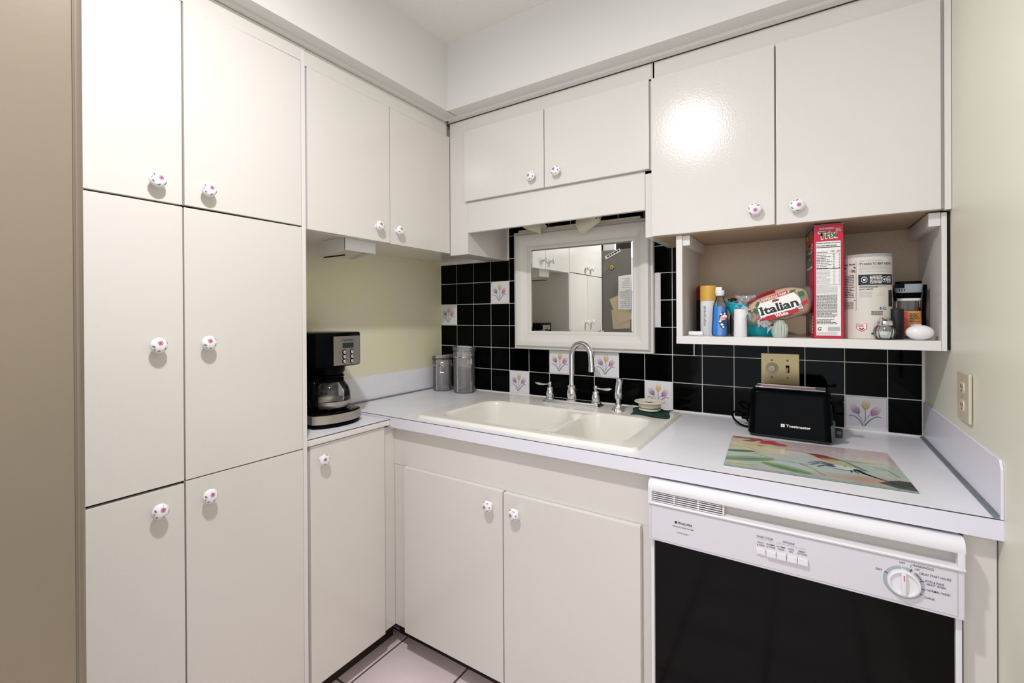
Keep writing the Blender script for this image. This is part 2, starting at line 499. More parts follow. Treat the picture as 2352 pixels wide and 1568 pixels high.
def tulip_mesh():
    c = Canvas(96, 96, '#e6e3e8')
    def fl(x, y, rx, ry, ang, body, dark, light):
        c.mix(c.ell(x, y, rx, ry, ang, 0.03), light, 0.85)
        a = math.radians(ang); ux, uy = math.sin(a) * -1, math.cos(a)
        c.mix(c.ell(x - ux * ry * 0.35, y - uy * ry * 0.35, rx * 0.8, ry * 0.6, ang, 0.05), body, 0.9)
        for sx in (-1, 1):
            px_, py_ = math.cos(a) * sx, math.sin(a) * sx
            c.mix(c.seg([(x - ux * ry * 0.9, y - uy * ry * 0.9), (x + px_ * rx * 0.85 - ux * ry * 0.25, y + py_ * rx * 0.85 - uy * ry * 0.25), (x + px_ * rx * 0.75 + ux * ry * 0.45, y + py_ * rx * 0.75 + uy * ry * 0.45)], 0.016, 0.004, 0.02), dark, 0.75 if sx < 0 else 0.5)
        # notch between the petals at the tip
        c.mix(c.ell(x + ux * ry * 1.05, y + uy * ry * 1.05, rx * 0.22, ry * 0.35, ang, 0.03), '#e6e3e8', 0.9)
    stem, leaf = '#75808a', '#4f5d66'
    c.mix(c.seg([(0.30, 0.47), (0.37, 0.36), (0.43, 0.20)], 0.012, 0.008), stem, 0.9)
    c.mix(c.seg([(0.485, 0.60), (0.49, 0.45), (0.48, 0.30), (0.45, 0.18)], 0.014, 0.010), stem, 0.9)
    c.mix(c.seg([(0.60, 0.46), (0.52, 0.36), (0.48, 0.26)], 0.010, 0.008), stem, 0.9)
    c.mix(c.seg([(0.10, 0.39), (0.17, 0.405), (0.25, 0.37), (0.34, 0.28), (0.43, 0.12)], 0.010, 0.016), leaf, 0.95)
    c.mix(c.seg([(0.86, 0.40), (0.78, 0.43), (0.68, 0.38), (0.57, 0.27), (0.47, 0.12)], 0.010, 0.018), leaf, 0.95)
    c.mix(c.seg([(0.455, 0.20), (0.455, 0.08)], 0.016, 0.006, 0.02), '#a9c3bf', 0.8)
    fl(0.24, 0.60, 0.105, 0.155, 38, '#a28ca4', '#3d2f48', '#cbc0ca')
    fl(0.50, 0.76, 0.10, 0.16, -6, '#d6b676', '#9c7740', '#dccfa8')
    fl(0.73, 0.58, 0.105, 0.165, -36, '#c586a6', '#6a4660', '#d2bfcb')
    e = np.minimum(np.minimum(c.U, 1 - c.U), np.minimum(c.V, 1 - c.V))
    S = P - GR
    def pf(u, v):
        ed = np.minimum(np.minimum(u, 1 - u), np.minimum(v, 1 - v))
        y = -0.0025 + 0.0045 * np.clip(1 - ed * 80, 0, 1)
        return np.stack([u * S, y, v * S], -1)
    me = c.mesh('tile', pf); me.materials.append(M['painted_tile']); return me
tul = tulip_mesh()
tulips = {(3, 4), (0, 3), (1, 1), (4, 0), (6, 1), (8, 1), (10, 0), (16, 0)}
for cI in range(18):
    for k in range(0, 9):
        x0 = TX0 + cI * P + GR / 2; z0 = TZ0 + k * P + GR / 2
        z1 = z0 + P - GR; x1 = x0 + P - GR
        if cI == 17: x1 = 1.9455
        ztop = 1.568
        if 0.43 - 0.02 < x0 + 0.05 and x1 < 1.30: ztop = 1.90
        if z0 > ztop - 0.01: continue
        full = (x1 - x0 > P - GR - 1e-4) and z1 <= ztop
        if cI in (13, 14) and k == 1 and False: continue
        if (cI, k) in tulips:
            link('tile', tul, wall_back, (x0, 0, z0)); continue
        if cI == 10 and k in (3, 4):          # cut tile beside the mirror with a white sliver next to it
            me = MB().box((0, -0.0025, 0), (x1 - 1.1625, 0.004, P - GR), 0.0012, 2).mesh('tile', True, 20); me.materials.append(M['black_tile'])
            link('tile', me, wall_back, (1.1625, 0, z0)); continue
        if cI == 11 and k == 2:               # narrow offcut to the left of a full column
            for a, b in ((x0, x0 + 0.077), (x0 + 0.0805, x1)):
                me = MB().box((0, -0.0025, 0), (b - a, 0.004, P - GR), 0.0012, 2).mesh('tile', True, 20); me.materials.append(M['black_tile'])
                link('tile', me, wall_back, (a, 0, z0))
            continue
        if full: link('tile', blk, wall_back, (x0, 0, z0))
        else:
            me = MB().box((0, -0.0025, 0), (x1 - x0, 0.004, min(z1, ztop) - z0), 0.0012, 2).mesh('tile', True, 20); me.materials.append(M['black_tile'])
            link('tile', me, wall_back, (x0, 0, z0))
mb = MB().box((1.1455, -0.003, TZ0 + 3 * P), (1.1585, 0.004, TZ0 + 5 * P + 0.002), 0.001)
sl = mb.build('tile', 'white_tile', wall_back); sl['label'] = 'white tile sliver beside the mirror'
# tile field right edge: painted strip of bare wall between last tile and corner
mb = MB(); mb.box((1.9462, -0.002, HC), (W, 0.004, 1.57))
mb.build('edge_strip', 'wall_paint', wall_back)

# ================================================================== KNOBS
def knob_meshes():
    prof = [(0.0080, 0.0), (0.0085, 0.002), (0.0062, 0.006), (0.0062, 0.010), (0.0105, 0.0135), (0.0165, 0.0165), (0.0190, 0.0205),
            (0.0188, 0.0240), (0.0165, 0.0275), (0.0115, 0.0300), (0.0055, 0.0311), (0.0, 0.0314)]
    b = MB().lathe(prof[:7], seg=28).mesh('knob'); b.materials.append(M['porcelain'])
    n = 56
    c = Canvas(n, n, '#f3f3f6')
    def leaf(x, y, l, a):
        c.mix(c.ell(x, y, l, l * 0.42, a), '#2f4a3f', 0.9); c.mix(c.ell(x, y, l * 0.6, l * 0.15, a), '#6d8577', 0.7)
    def rose(x, y, r):
        for k in range(7):
            a = k * 2 * PI / 7; c.mix(c.ell(x + r * 0.55 * math.cos(a), y + r * 0.55 * math.sin(a), r * 0.5, r * 0.42, math.degrees(a), 0.02), '#cf8fa6' if k % 2 else '#a85a7a', 0.75)
        c.mix(c.ell(x, y, r * 0.35, r * 0.3), '#8a3a5c', 0.8)
    rose(0.42, 0.56, 0.105); rose(0.66, 0.30, 0.06)
    leaf(0.60, 0.82, 0.11, -25); leaf(0.74, 0.55, 0.08, -50); leaf(0.36, 0.28, 0.09, 30); leaf(0.50, 0.22, 0.06, -30)
    c.mix(c.seg([(0.32, 0.75), (0.50, 0.86)], 0.012), '#5f7b70', 0.8); c.mix(c.seg([(0.22, 0.62), (0.30, 0.58)], 0.01), '#b9517c', 0.6)
    def dz(r):
        rs = np.array([0.0, 0.0055, 0.0115, 0.0165, 0.0188, 0.0190]); zs = np.array([0.0314, 0.0311, 0.0300, 0.0275, 0.0240, 0.0205])
        return np.interp(r, rs, zs)
    def pf(u, v):
        a, b_ = 2 * u - 1, 2 * v - 1
        x = a * np.sqrt(np.clip(1 - b_ * b_ / 2, 0, 1)); y = b_ * np.sqrt(np.clip(1 - a * a / 2, 0, 1))
        r = np.hypot(x, y)
        # even out spacing on the rounded shoulder
        rr = 0.0190 * np.sin(np.clip(r, 0, 1) * PI / 2) ** 0.92
        ang = np.arctan2(y, x)
        h = 0.0205 + 0.0109 * np.sqrt(np.clip(1 - (rr / 0.0190) ** 2.2, 0, 1)) 
        return np.stack([rr * np.cos(ang), rr * np.sin(ang), h], -1)
    f = c.mesh('rose_print', pf); f.materials.append(M['painted_gloss'])
    return b, f
KB, KF = knob_meshes()
def knob(door, pos, axis, spin):
    """porcelain knob screwed to a door; stem and rose-printed face in one mesh"""
    bm_ = MB()
    o = link('knob', KNOB, door, pos)
    if axis == 'x': o.matrix_parent_inverse = Matrix.Identity(4); o.rotation_euler = (Matrix.Rotation(PI / 2, 3, 'Y') @ Matrix.Rotation(spin, 3, 'Z')).to_euler()
    else: o.rotation_euler = (Matrix.Rotation(PI / 2, 3, 'X') @ Matrix.Rotation(spin, 3, 'Z')).to_euler()
    return o
# join stem and face into one shared mesh
_bm = bmesh.new(); _bm.from_mesh(KF)
_n = len(_bm.faces); _bm.from_mesh(KB); _bm.faces.ensure_lookup_table()
for i_, f_ in enumerate(_bm.faces): f_.material_index = 0 if i_ < _n else 1; f_.smooth = True
KNOB = bpy.data.meshes.new('knob'); _bm.to_mesh(KNOB); _bm.free()
KNOB.materials.append(M['painted_gloss']); KNOB.materials.append(M['porcelain'])

def door_x(parent, y0, y1, z0, z1, x1=FL, th=0.018, bev=0.0015, knob_at=None, spin=0.0, ajar=0.0, name='door', low=None):
    """slab door on a cabinet that faces +x; hinge axis at y1 when ajar"""
    off = Vector(parent.location)
    o = MB().box((-th, y0 - y1, 0), (0, 0, z1 - z0), bev, 2).build(name, 'cabinet_paint', parent)
    o.location = Vector((x1, y1, z0)) - off
    o.rotation_euler = (0, 0, ajar)
    if knob_at: knob(o, (0.0, knob_at[0] - y1, knob_at[1] - z0), 'x', spin)
    return o
def door_y(parent, x0, x1, z0, z1, y0=FU, th=0.018, bev=0.0015, knob_at=None, spin=0.0):
    """slab door on a cabinet that faces -y"""
    off = Vector(parent.location)
    o = MB().box((0, 0, 0), (x1 - x0, th, z1 - z0), bev, 2).build('door', 'cabinet_paint', parent)
    o.location = Vector((x0, y0, z0)) - off
    if knob_at: knob(o, (knob_at[0] - x0, 0.0, knob_at[1] - z0), 'y', spin)
    return o

# ================================================================== CABINETS, LEFT RUN
t = thing('pantry_cabinet', 'tall white painted pantry cabinet with six slab doors beside the steel fridge', 'cabinet', (0.0, -1.37, 0))
mb = MB()
mb.box((0.003, -1.698, 0.10), (FL - 0.020, -1.036, SOF - 0.012))
mb.build('body', 'cabinet_paint', t, world=True, smooth=False)
mb = MB(); mb.box((0.02, -1.690, 0.0), (FL - 0.08, -1.04, 0.10)); mb.build('plinth', 'dark_wood', t, world=True, smooth=False)
mb = MB(); mb.box((FL - 0.020, -1.0505, 0.10), (FL - 0.002, -1.036, SOF - 0.012), 0.001)
mb.build('side_stile', 'edge_paint', t, world=True)
mb = MB(); mb.box((FL - 0.020, -1.698, 2.107), (FL - 0.002, -1.0505, SOF - 0.012), 0.0005)
mb.build('top_rail', 'cabinet_paint', t, world=True)
mb = MB(); mb.box((FL - 0.0205, -1.70, 0.10), (FL - 0.0195, -1.0505, 2.107)); mb.build('reveal', 'void_black', t, world=True, smooth=False)
for (za, zb, kz, sp) in ((0.100, 0.874, 0.829, 0.3), (0.8815, 1.5805, 1.231, 0.9), (1.5850, 2.1045, 1.632, 0.0)):
    door_x(t, -1.697, -1.3880, za, zb if za > 0.5 else 0.8745, knob_at=(-1.449, kz), spin=sp - 0.2)
    door_x(t, -1.3845, -1.0522, za, zb if za > 0.5 else 0.8785, knob_at=(-1.336, kz), spin=sp, ajar=(0.014 if za > 1.5 else 0.0))

t = thing('wall_cabinet', 'white two-door wall cabinet hanging over the coffee maker niche', 'cabinet', (0.0, -0.68, 1.577), group=None)
mb = MB(); mb.box((0.0, -1.035, 1.583), (FL - 0.020, -0.001, SOF - 0.012)); mb.build('body', 'cabinet_paint', t, world=True, smooth=False)
mb = MB(); mb.box((FL - 0.030, -1.034, 1.577), (FL - 0.019, -0.32, 1.59)); mb.build('bottom_rail', 'edge_paint', t, world=True)
mb = MB(); mb.box((FL - 0.022, -1.035, 2.098), (FL - 0.004, FU, SOF - 0.012), 0.0005); mb.build('top_rail', 'cabinet_paint', t, world=True)
door_x(t, -1.0300, -0.6790, 1.5775, 2.096, knob_at=(-0.746, 1.631), spin=1.2)
door_x(t, -0.6755, -0.3190, 1.5755, 2.096, knob_at=(-0.645, 1.628), spin=1.0)
# white bracket box under it
t2 = thing('under_cabinet_mount', 'white plastic box-shaped appliance mount under the wall cabinet over the coffee maker', 'appliance mount', (0.2, -0.765, 1.583))
mb = MB()
mb.poly([(0.135, 1.582), (0.272, 1.582), (0.272, 1.541), (0.245, 1.536), (0.135, 1.522)], 0.004, o=(0, -0.838, 0), xd=X, yd=Z)
mb.poly([(0.135, 1.582), (0.272, 1.582), (0.272, 1.536), (0.245, 1.536), (0.135, 1.522)], 0.004, o=(0, -0.700, 0), xd=X, yd=Z)
mb.box((0.268, -0.842, 1.538), (0.273, -0.700, 1.582), 0.001)
mb.build('housing', 'white_plastic', t2, world=True)
mb = MB(); mb.poly([(0.136, 1.528), (0.270, 1.560), (0.270, 1.563), (0.136, 1.531)], 0.132, o=(0, -0.706, 0), xd=X, yd=Z)
mb.build('tray', 'almond', t2, world=True)
mb = MB(); mb.box((0.14, -0.836, 1.5185), (0.262, -0.8335, 1.5235)); mb.build('rail', 'dark_wood', t2, world=True)

# left base unit and its own lower counter
t = thing('base_cabinet', 'narrow white base cabinet under the coffee maker with one door', 'cabinet', (0.0, -0.86, 0))
mb = MB(); mb.box((0.0, -1.035, 0.10), (FL - 0.020, -0.652, 0.868)); mb.box((FL - 0.022, -0.712, 0.10), (FL - 0.012, -0.652, 0.873))
mb.build('body', 'cabinet_paint', t, world=True, smooth=False)
mb = MB(); mb.box((0.003, -1.035, 0.0), (FL - 0.08, -0.60, 0.10)); mb.build('plinth', 'dark_wood', t, world=True, smooth=False)
mb = MB(); mb.box((FL - 0.021, -1.0355, 0.1), (FL - 0.0205, -0.705, 0.868)); mb.build('reveal', 'void_black', t, world=True, smooth=False)
door_x(t, -1.0270, -0.7130, 0.100, 0.8805, x1=FL, knob_at=(-0.988, 0.833), spin=1.6)
t = thing('side_countertop', 'low white laminate countertop piece carrying the coffee maker', 'countertop', (0.0, -0.86, 0.868))
MB().box((0.0, -1.0355, 0.882), (FL - 0.002, -0.6845, 0.904), 0.0008).build('slab', 'laminate', t, world=True)
mb = MB(); mb.box((FL - 0.003, -1.0355, 0.884), (FL + 0.008, -0.694, 0.9025), 0.003); mb.build('front_edge', 'edge_paint', t, world=True)
mb = MB(); mb.box((FL - 0.0025, -1.0355, 0.9028), (FL - 0.0005, -0.6845, 0.9046)); mb.build('edge_seam', 'dark_seam', t, world=True)

# ================================================================== BACK WALL CABINETS
t = thing('wall_cabinet', 'short white two-door wall cabinet above the sink mirror with a valance below', 'cabinet', (0.81, -0.16, 1.79))
mb = MB(); mb.box((0.432, -0.316, 1.787), (1.192, -0.001, SOF - 0.012)); mb.box((0.331, -0.316, 1.5665), (0.429, -0.001, SOF - 0.012))
mb.build('body', 'cabinet_paint', t, world=True, smooth=False)
mb = MB(); mb.box((0.3308, FU + 0.017, 1.5655), (0.4295, -0.316, SOF - 0.012), 0.0006); mb.build('corner_filler', 'cabinet_paint', t, world=True)
mb = MB(); mb.box((0.4305, FU + 0.016, 1.658), (1.1925, -0.300, 1.789), 0.0008); mb.build('valance', 'cabinet_paint', t, world=True)
mb = MB(); mb.box((0.430, FU + 0.017, 2.093), (1.215, -0.310, SOF - 0.012)); mb.box((1.1932, FU + 0.017, 1.78), (1.2165, -0.310, 2.1))
mb.build('face_frame', 'cabinet_paint', t, world=True, smooth=False)
door_y(t, 0.4235, 0.8105, 1.7915, 2.0945, knob_at=(0.764, 1.840), spin=0.5)
door_y(t, 0.8140, 1.2105, 1.7915, 2.0945, knob_at=(0.870, 1.841), spin=-0.3)
t = thing('wall_cabinet', 'large glossy white two-door wall cabinet above the open shelf on the right', 'cabinet', (1.57, -0.16, 1.56))
mb = MB(); mb.box((1.1935, -0.316, 1.5635), (W - 0.002, -0.001, SOF - 0.012)); mb.build('body', 'cabinet_paint', t, world=True, smooth=False)
MB().box((1.225, -0.3105, 1.5605), (1.938, -0.006, 1.5634)).build('underside_shade', 'shaded_cabinet_tan', t, world=True, smooth=False)  # thin sheet added to give the underside its brown shade by colour
mb = MB(); mb.box((1.1935, FU + 0.017, 1.5625), (1.2175, -0.310, 1.79)); mb.box((1.2165, FU + 0.017, 1.5635), (1.225, -0.310, SOF - 0.012)); mb.box((1.22, FU + 0.017, 2.092), (W - 0.002, -0.310, SOF - 0.012))
mb.build('face_frame', 'cabinet_paint', t, world=True, smooth=False)
mb = MB(); mb.box((1.9385, FU + 0.006, 1.5585), (W - 0.001, -0.310, SOF - 0.012), 0.0008); mb.build('scribe_strip', 'edge_paint', t, world=True)
door_y(t, 1.2185, 1.5735, 1.5620, 2.0925, knob_at=(1.523, 1.610), spin=2.8)
door_y(t, 1.5775, 1.9310, 1.5600, 2.0925, knob_at=(1.628, 1.607), spin=3.6)

# open shelf box hung below
t = thing('open_shelf', 'cream painted open box shelf full of groceries under the right wall cabinet', 'shelf', (1.62, -0.15, 1.202))
MB().box((1.291, -0.310, 1.2275), (1.3105, -0.004, 1.560), 0.001).build('side_panel', 'edge_paint', t, world=True)
MB().box((1.9355, -0.310, 1.202), (W - 0.006, -0.004, 1.555), 0.001).build('side_panel', 'edge_paint', t, world=True)
MB().box((1.291, -0.312, 1.202), (1.935, -0.004, 1.2275), 0.0012).build('shelf_board', 'edge_paint', t, world=True)
MB().box((1.3105, -0.012, 1.2275), (1.9355, -0.005, 1.5600)).build('back_panel', 'shaded_cabinet_tan', t, world=True)
MB().box((1.3108, -0.304, 1.526), (1.333, -0.013, 1.5595), 0.001).build('cleat', 'edge_paint', t, world=True)
MB().box((1.912, -0.304, 1.522), (1.9352, -0.013, 1.5570), 0.001).build('cleat', 'edge_paint', t, world=True)
MB().box((W - 0.0058, -0.311, 1.205), (W - 0.001, -0.29, 1.5560)).build('shadow_gap', 'void_black', t, world=True)

# ================================================================== SINK BASE
t = thing('sink_base_cabinet', 'white sink base cabinet with two doors under the double sink', 'cabinet', (0.83, -0.33, 0))
mb = MB(); mb.box((0.312, -0.632, 0.10), (1.300, -0.02, 0.60)); mb.box((0.312, -0.632, 0.10), (0.34, -0.02, 0.872)); mb.box((1.28, -0.632, 0.10), (1.300, -0.02, 0.872))
mb.box((0.312, -0.651, 0.725), (1.3005, -0.631, 0.8745)); mb.box((1.270, -0.650, 0.10), (1.3005, -0.631, 0.73)); mb.box((0.312, -0.650, 0.10), (0.40, -0.631, 0.7235)); mb.box((0.39, -0.648, 0.10), (1.28, -0.631, 0.73))
mb.build('body', 'cabinet_paint', t, world=True, smooth=False)
mb = MB(); mb.box((0.262, -0.575, 0.0), (1.29, -0.02, 0.10)); mb.build('plinth', 'dark_wood', t, world=True, smooth=False)
door_y(t, 0.3845, 0.8300, 0.101, 0.7285, y0=-0.670, th=0.019, bev=0.004, knob_at=(0.785, 0.677), spin=0.9)
door_y(t, 0.8335, 1.2755, 0.101, 0.7265, y0=-0.670, th=0.019, bev=0.004, knob_at=(0.885, 0.674), spin=0.9)
t = thing('filler_panel', 'narrow cream filler panel between the dishwasher and the right wall', 'panel', (1.93, -0.33, 0))
MB().box((1.9035, -0.655, 0.0), (W - 0.002, -0.03, 0.8745), 0.001).build('panel', 'cabinet_paint', t, world=True)
MB().box((1.8975, -0.64, 0.0), (1.9034, -0.04, 0.868)).build('shadow_gap', 'void_black', t, world=True)

# ================================================================== COUNTERTOP
t = thing('countertop', 'long white laminate countertop holding the sink, toaster and painted glass board', 'countertop', (1.0, -0.34, 0.875))
mb = MB()
SX0, SX1, SY0, SY1 = 0.430, 1.240, -0.620, -0.066
mb.box((0.003, -0.6835, 0.875), (SX0, -0.0005, HC)); mb.box((SX1, -0.6835, 0.875), (W - 0.001, -0.0005, HC))
mb.box((SX0, -0.6835, 0.875), (SX1, SY0, HC)); mb.box((SX0, SY1, 0.875), (SX1, -0.0005, HC))
mb.build('slab', 'laminate', t, world=True, smooth=False)
mb = MB(); mb.box((0.329, -0.6850, 0.8745), (W + 0.0, -0.6832, 0.9126), 0.0004); mb.box((0.0035, -0.6850, 0.905), (0.329, -0.6832, 0.9126))
mb.build('front_edge', 'laminate_edge', t, world=True)
mb = MB(); mb.box((0.003, -0.6848, 0.9126), (W, -0.6830, 0.9143)); mb.build('edge_seam', 'dark_seam', t, world=True, smooth=False)
# backsplash strips with grey cove strip on both sides
t = thing('backsplash', 'white laminate backsplash strip along the right wall above the counter', 'backsplash', (W, -0.34, HC))
MB().poly([(-0.003, HC), (-0.686, HC), (-0.686, 1.008), (-0.676, 1.0235), (-0.003, 1.0255)], 0.004, o=(W - 0.0045, 0, 0), xd=(0, 1, 0), yd=Z).build('panel', 'laminate_edge', t, world=True, smooth=False)
mb = MB(); mb.poly([(0, 0), (-0.013, 0), (-0.011, 0.0035), (-0.004, 0.006), (0, 0.012)], 0.670, o=(W - 0.0045, -0.682, HC + 0.0002), xd=X, yd=Z)
mb.mx = Matrix.Identity(4)
mb2 = MB()
mb2.poly([(0.001, 0), (-0.008, 0), (-0.007, 0.0025), (-0.003, 0.004), (0.001, 0.008)], 0.676, o=(W - 0.0045, -0.004, HC + 0.0003), xd=X, yd=Z)
mb.bm.free()
mb2.build('cove_strip', 'grey_strip', t, world=True)
t = thing('backsplash', 'white laminate backsplash strip along the left wall behind the coffee maker and jars', 'backsplash', (0.0, -0.5, 0.904))
MB().box((0.0005, -1.0345, 0.905), (0.0045, -0.004, 1.0275), 0.0005).build('panel', 'laminate', t, world=True)
mb = MB(); mb.box((0.0045, -0.683, HC + 0.0002), (0.013, -0.004, HC + 0.006), 0.002); mb.build('cove_strip', 'grey_strip', t, world=True)

# ================================================================== SINK
t = thing('sink', 'cream double-bowl drop-in kitchen sink set in the white counter', 'sink', (0.835, -0.345, HC))
ox0, ox1, oy0, oy1 = 0.411, 1.259, -0.642, -0.048
def rr_sdf(x, y, x0, x1, y0, y1, r):
    cx_, cy_ = (x0 + x1) / 2, (y0 + y1) / 2; hx, hy = (x1 - x0) / 2 - r, (y1 - y0) / 2 - r
    qx, qy = np.abs(x - cx_) - hx, np.abs(y - cy_) - hy
    return np.hypot(np.maximum(qx, 0), np.maximum(qy, 0)) + np.minimum(np.maximum(qx, qy), 0) - r
def sm(a, b, x):
    q_ = np.clip((x - a) / (b - a), 0, 1); return q_ * q_ * (3 - 2 * q_)
NXS, NYS = 400, 290
xs = np.linspace(ox0 - 0.002, ox1 + 0.002, NXS); ys = np.linspace(oy0 - 0.002, oy1 + 0.002, NYS)
XX, YY = np.meshgrid(xs, ys)
d_out = rr_sdf(XX, YY, ox0, ox1, oy0, oy1, 0.032)
top = HC + 0.010
ZZ = top - 0.0 * XX
ZZ = ZZ - 0.011 * sm(-0.012, 0.0, d_out) ** 1.5 - 0.02 * sm(0, 0.003, d_out)
dL = rr_sdf(XX, YY, 0.490, 0.905, -0.598, -0.238, 0.075); dR = rr_sdf(XX, YY, 0.938, 1.200, -0.598, -0.238, 0.070)
dB = rr_sdf(XX, YY, 0.488, 1.203, -0.600, -0.236, 0.075)
# shallow shared step then the two deep bowls
ZZ = ZZ - 0.006 * (1 - sm(-0.010, 0.004, dB))
bowl = lambda d: (1 - sm(-0.048, 0.0, d))
ZZ = ZZ - 0.165 * np.maximum(bowl(dL), bowl(dR))
saddle = (1 - sm(0.004, 0.03, np.abs(XX - 0.9215))) * (1 - sm(-0.06, -0.02, dB)) 
ZZ = ZZ - 0.022 * saddle * (1 - np.maximum(bowl(dL), bowl(dR)))
cs = Canvas(NXS, NYS, '#ffffff')
me = cs.mesh('basin', lambda u, v: np.stack([XX - 0.835, YY + 0.345, ZZ - HC], -1))
me.materials.append(M['sink_cream'])
link('basin', me, t)
for cx_ in (0.70, 1.07):
    MB().lathe([(0.0, 0.001), (0.018, 0.001), (0.030, 0.0035), (0.040, 0.004), (0.042, 0.0)], (cx_, -0.41, top - 0.171), seg=28).build('drain', 'chrome_dull', t, world=True)

# faucet
t = thing('faucet', 'chrome gooseneck kitchen faucet with two lever handles behind the sink', 'faucet', (0.832, -0.130, top))
zb = 0.0
mb = MB(); mb.box((-0.128, -0.030, 0.0), (0.128, 0.030, 0.006), 0.004, 3); mb.box((-0.122, -0.025, 0.004), (0.122, 0.025, 0.016), 0.006, 3)
mb.build('base_plate', 'chrome', t)
body_p = [(0.020, 0.014), (0.0205, 0.020), (0.0165, 0.024), (0.0175, 0.034), (0.0185, 0.045), (0.0165, 0.060), (0.013, 0.068), (0.0155, 0.071), (0.0155, 0.076), (0.011, 0.080), (0.0105, 0.086)]
mb = MB(); mb.lathe([(r_ * 1.12, z_) for r_, z_ in body_p], (-0.002, 0, 0), seg=28)
pts = []
dirx, diry = 0.965, -0.26
Rr = 0.050
for i in range(8): pts.append((-0.002, 0, 0.082 + i * 0.125 / 7))
for i in range(1, 15):
    a = PI * i / 14 * 1.0
    r_ = Rr * (1 - math.cos(a)); z_ = 0.207 + Rr * 0.98 * math.sin(a)
    pts.append((-0.002 + dirx * r_, diry * r_, z_))
e = pts[-1]; pts.append((e[0] + 0.002, e[1], e[2] - 0.022)); pts.append((e[0] + 0.003, e[1], e[2] - 0.045))
mb.tube(pts, 0.0112, 20)
e = pts[-1]; mb.cyl((e[0], e[1], e[2] - 0.018), 0.0130, 0.022, seg=22, bev=0.0015); mb.build('spout', 'chrome', t)
for sx in (-1, 1):
    mb = MB(); cx_ = sx * 0.104
    mb.lathe([(0.018, 0.014), (0.0185, 0.019), (0.0145, 0.022), (0.0155, 0.030), (0.0165, 0.038), (0.0145, 0.048), (0.0115, 0.054), (0.0135, 0.057), (0.0125, 0.061), (0.006, 0.064), (0.0065, 0.072), (0.0085, 0.078), (0.007, 0.084), (0.0, 0.087)], (cx_, 0, 0), seg=26)
    L = []; rr = []; sc = []
    for i in range(11):
        s_ = i / 10
        L.append((cx_ + sx * (0.004 + 0.066 * s_), -0.006 * s_, 0.0765 - 0.004 * math.sin(s_ * PI) + 0.002 * s_))
        rr.append([0.004, 0.0042, 0.0045, 0.0052, 0.0062, 0.0074, 0.0085, 0.0090, 0.0085, 0.0065, 0.002][i]); sc.append(0.62)
    mb.tube(L, rr, 14, scale=sc)
    mb.build('handle', 'chrome', t)
t = thing('side_sprayer', 'chrome pull-out side sprayer standing right of the faucet', 'sprayer', (1.040, -0.158, top))
MB().lathe([(0.025, 0.0), (0.024, 0.005), (0.017, 0.012), (0.0135, 0.020), (0.0125, 0.026), (0.0, 0.026)], seg=26).build('holder', 'chrome', t)
mb = MB()
mb.tube([(0, 0, 0.024), (0, 0, 0.040), (0, 0, 0.046), (-0.001, 0, 0.062), (0, 0, 0.080), (0.003, 0, 0.098), (0.004, 0, 0.112), (0.004, 0, 0.124), (0.004, 0, 0.128)],
        [0.0075, 0.009, 0.012, 0.0135, 0.0125, 0.0105, 0.0118, 0.0125, 0.009], 20)
mb.build('wand', 'chrome', t)
mb = MB(); mb.tube([(-0.004, -0.010, 0.075), (-0.002, -0.0125, 0.095), (0.0, -0.0125, 0.115)], [0.004, 0.0055, 0.004], 10); mb.build('trigger', 'chrome_dull', t)

# green cloth with the sink strainer on it
t = props(MB().grid(26, 22, lambda u, v: (
    (1.092 + 0.135 * u + 0.012 * math.sin(v * 5 + 1) * (abs(u - 0.5) * 2)), (-0.205 + 0.150 * v + 0.010 * math.sin(u * 6) * (abs(v - 0.5) * 2)),
    top + 0.0025 + 0.0022 * math.sin(u * 11 + v * 7) ** 2 + 0.0022 * math.sin(v * 13 + u * 3) ** 2)).build('dishcloth', 'green_cloth'),
    'dark green folded dishcloth lying on the back corner of the sink', 'dishcloth')
t.modifiers.new('thickness', 'SOLIDIFY').thickness = 0.0022
t = thing('sink_strainer', 'cream round sink basket strainer sitting on the green cloth', 'strainer', (1.150, -0.122, top + 0.0072))
t.scale = (1.18, 1.18, 1.15)
MB().lathe([(0, 0.0), (0.030, 0.0), (0.034, 0.003), (0.034, 0.009), (0.033, 0.010), (0.0345, 0.012), (0.0345, 0.017), (0.034, 0.019), (0.036, 0.024), (0.047, 0.028), (0.0475, 0.030), (0.046, 0.0315), (0.036, 0.0300), (0.032, 0.027), (0.020, 0.026), (0, 0.026)], seg=36).build('basket', 'strainer_cream', t)
MB().lathe([(0.0342, 0.0095), (0.0352, 0.0105), (0.0342, 0.0118)], seg=36).build('gasket', 'black_matte', t)
mb = MB()
for a in (0.3, 1.35, 2.4): mb.box((-0.012, -0.0012, 0.0262), (0.012, 0.0012, 0.0272)) if a == 0.3 else mb.box((-0.0012, -0.010 + a * 0.001, 0.0262), (0.0012, 0.010, 0.0272))
mb.build('drain_slots', 'dark_seam', t)

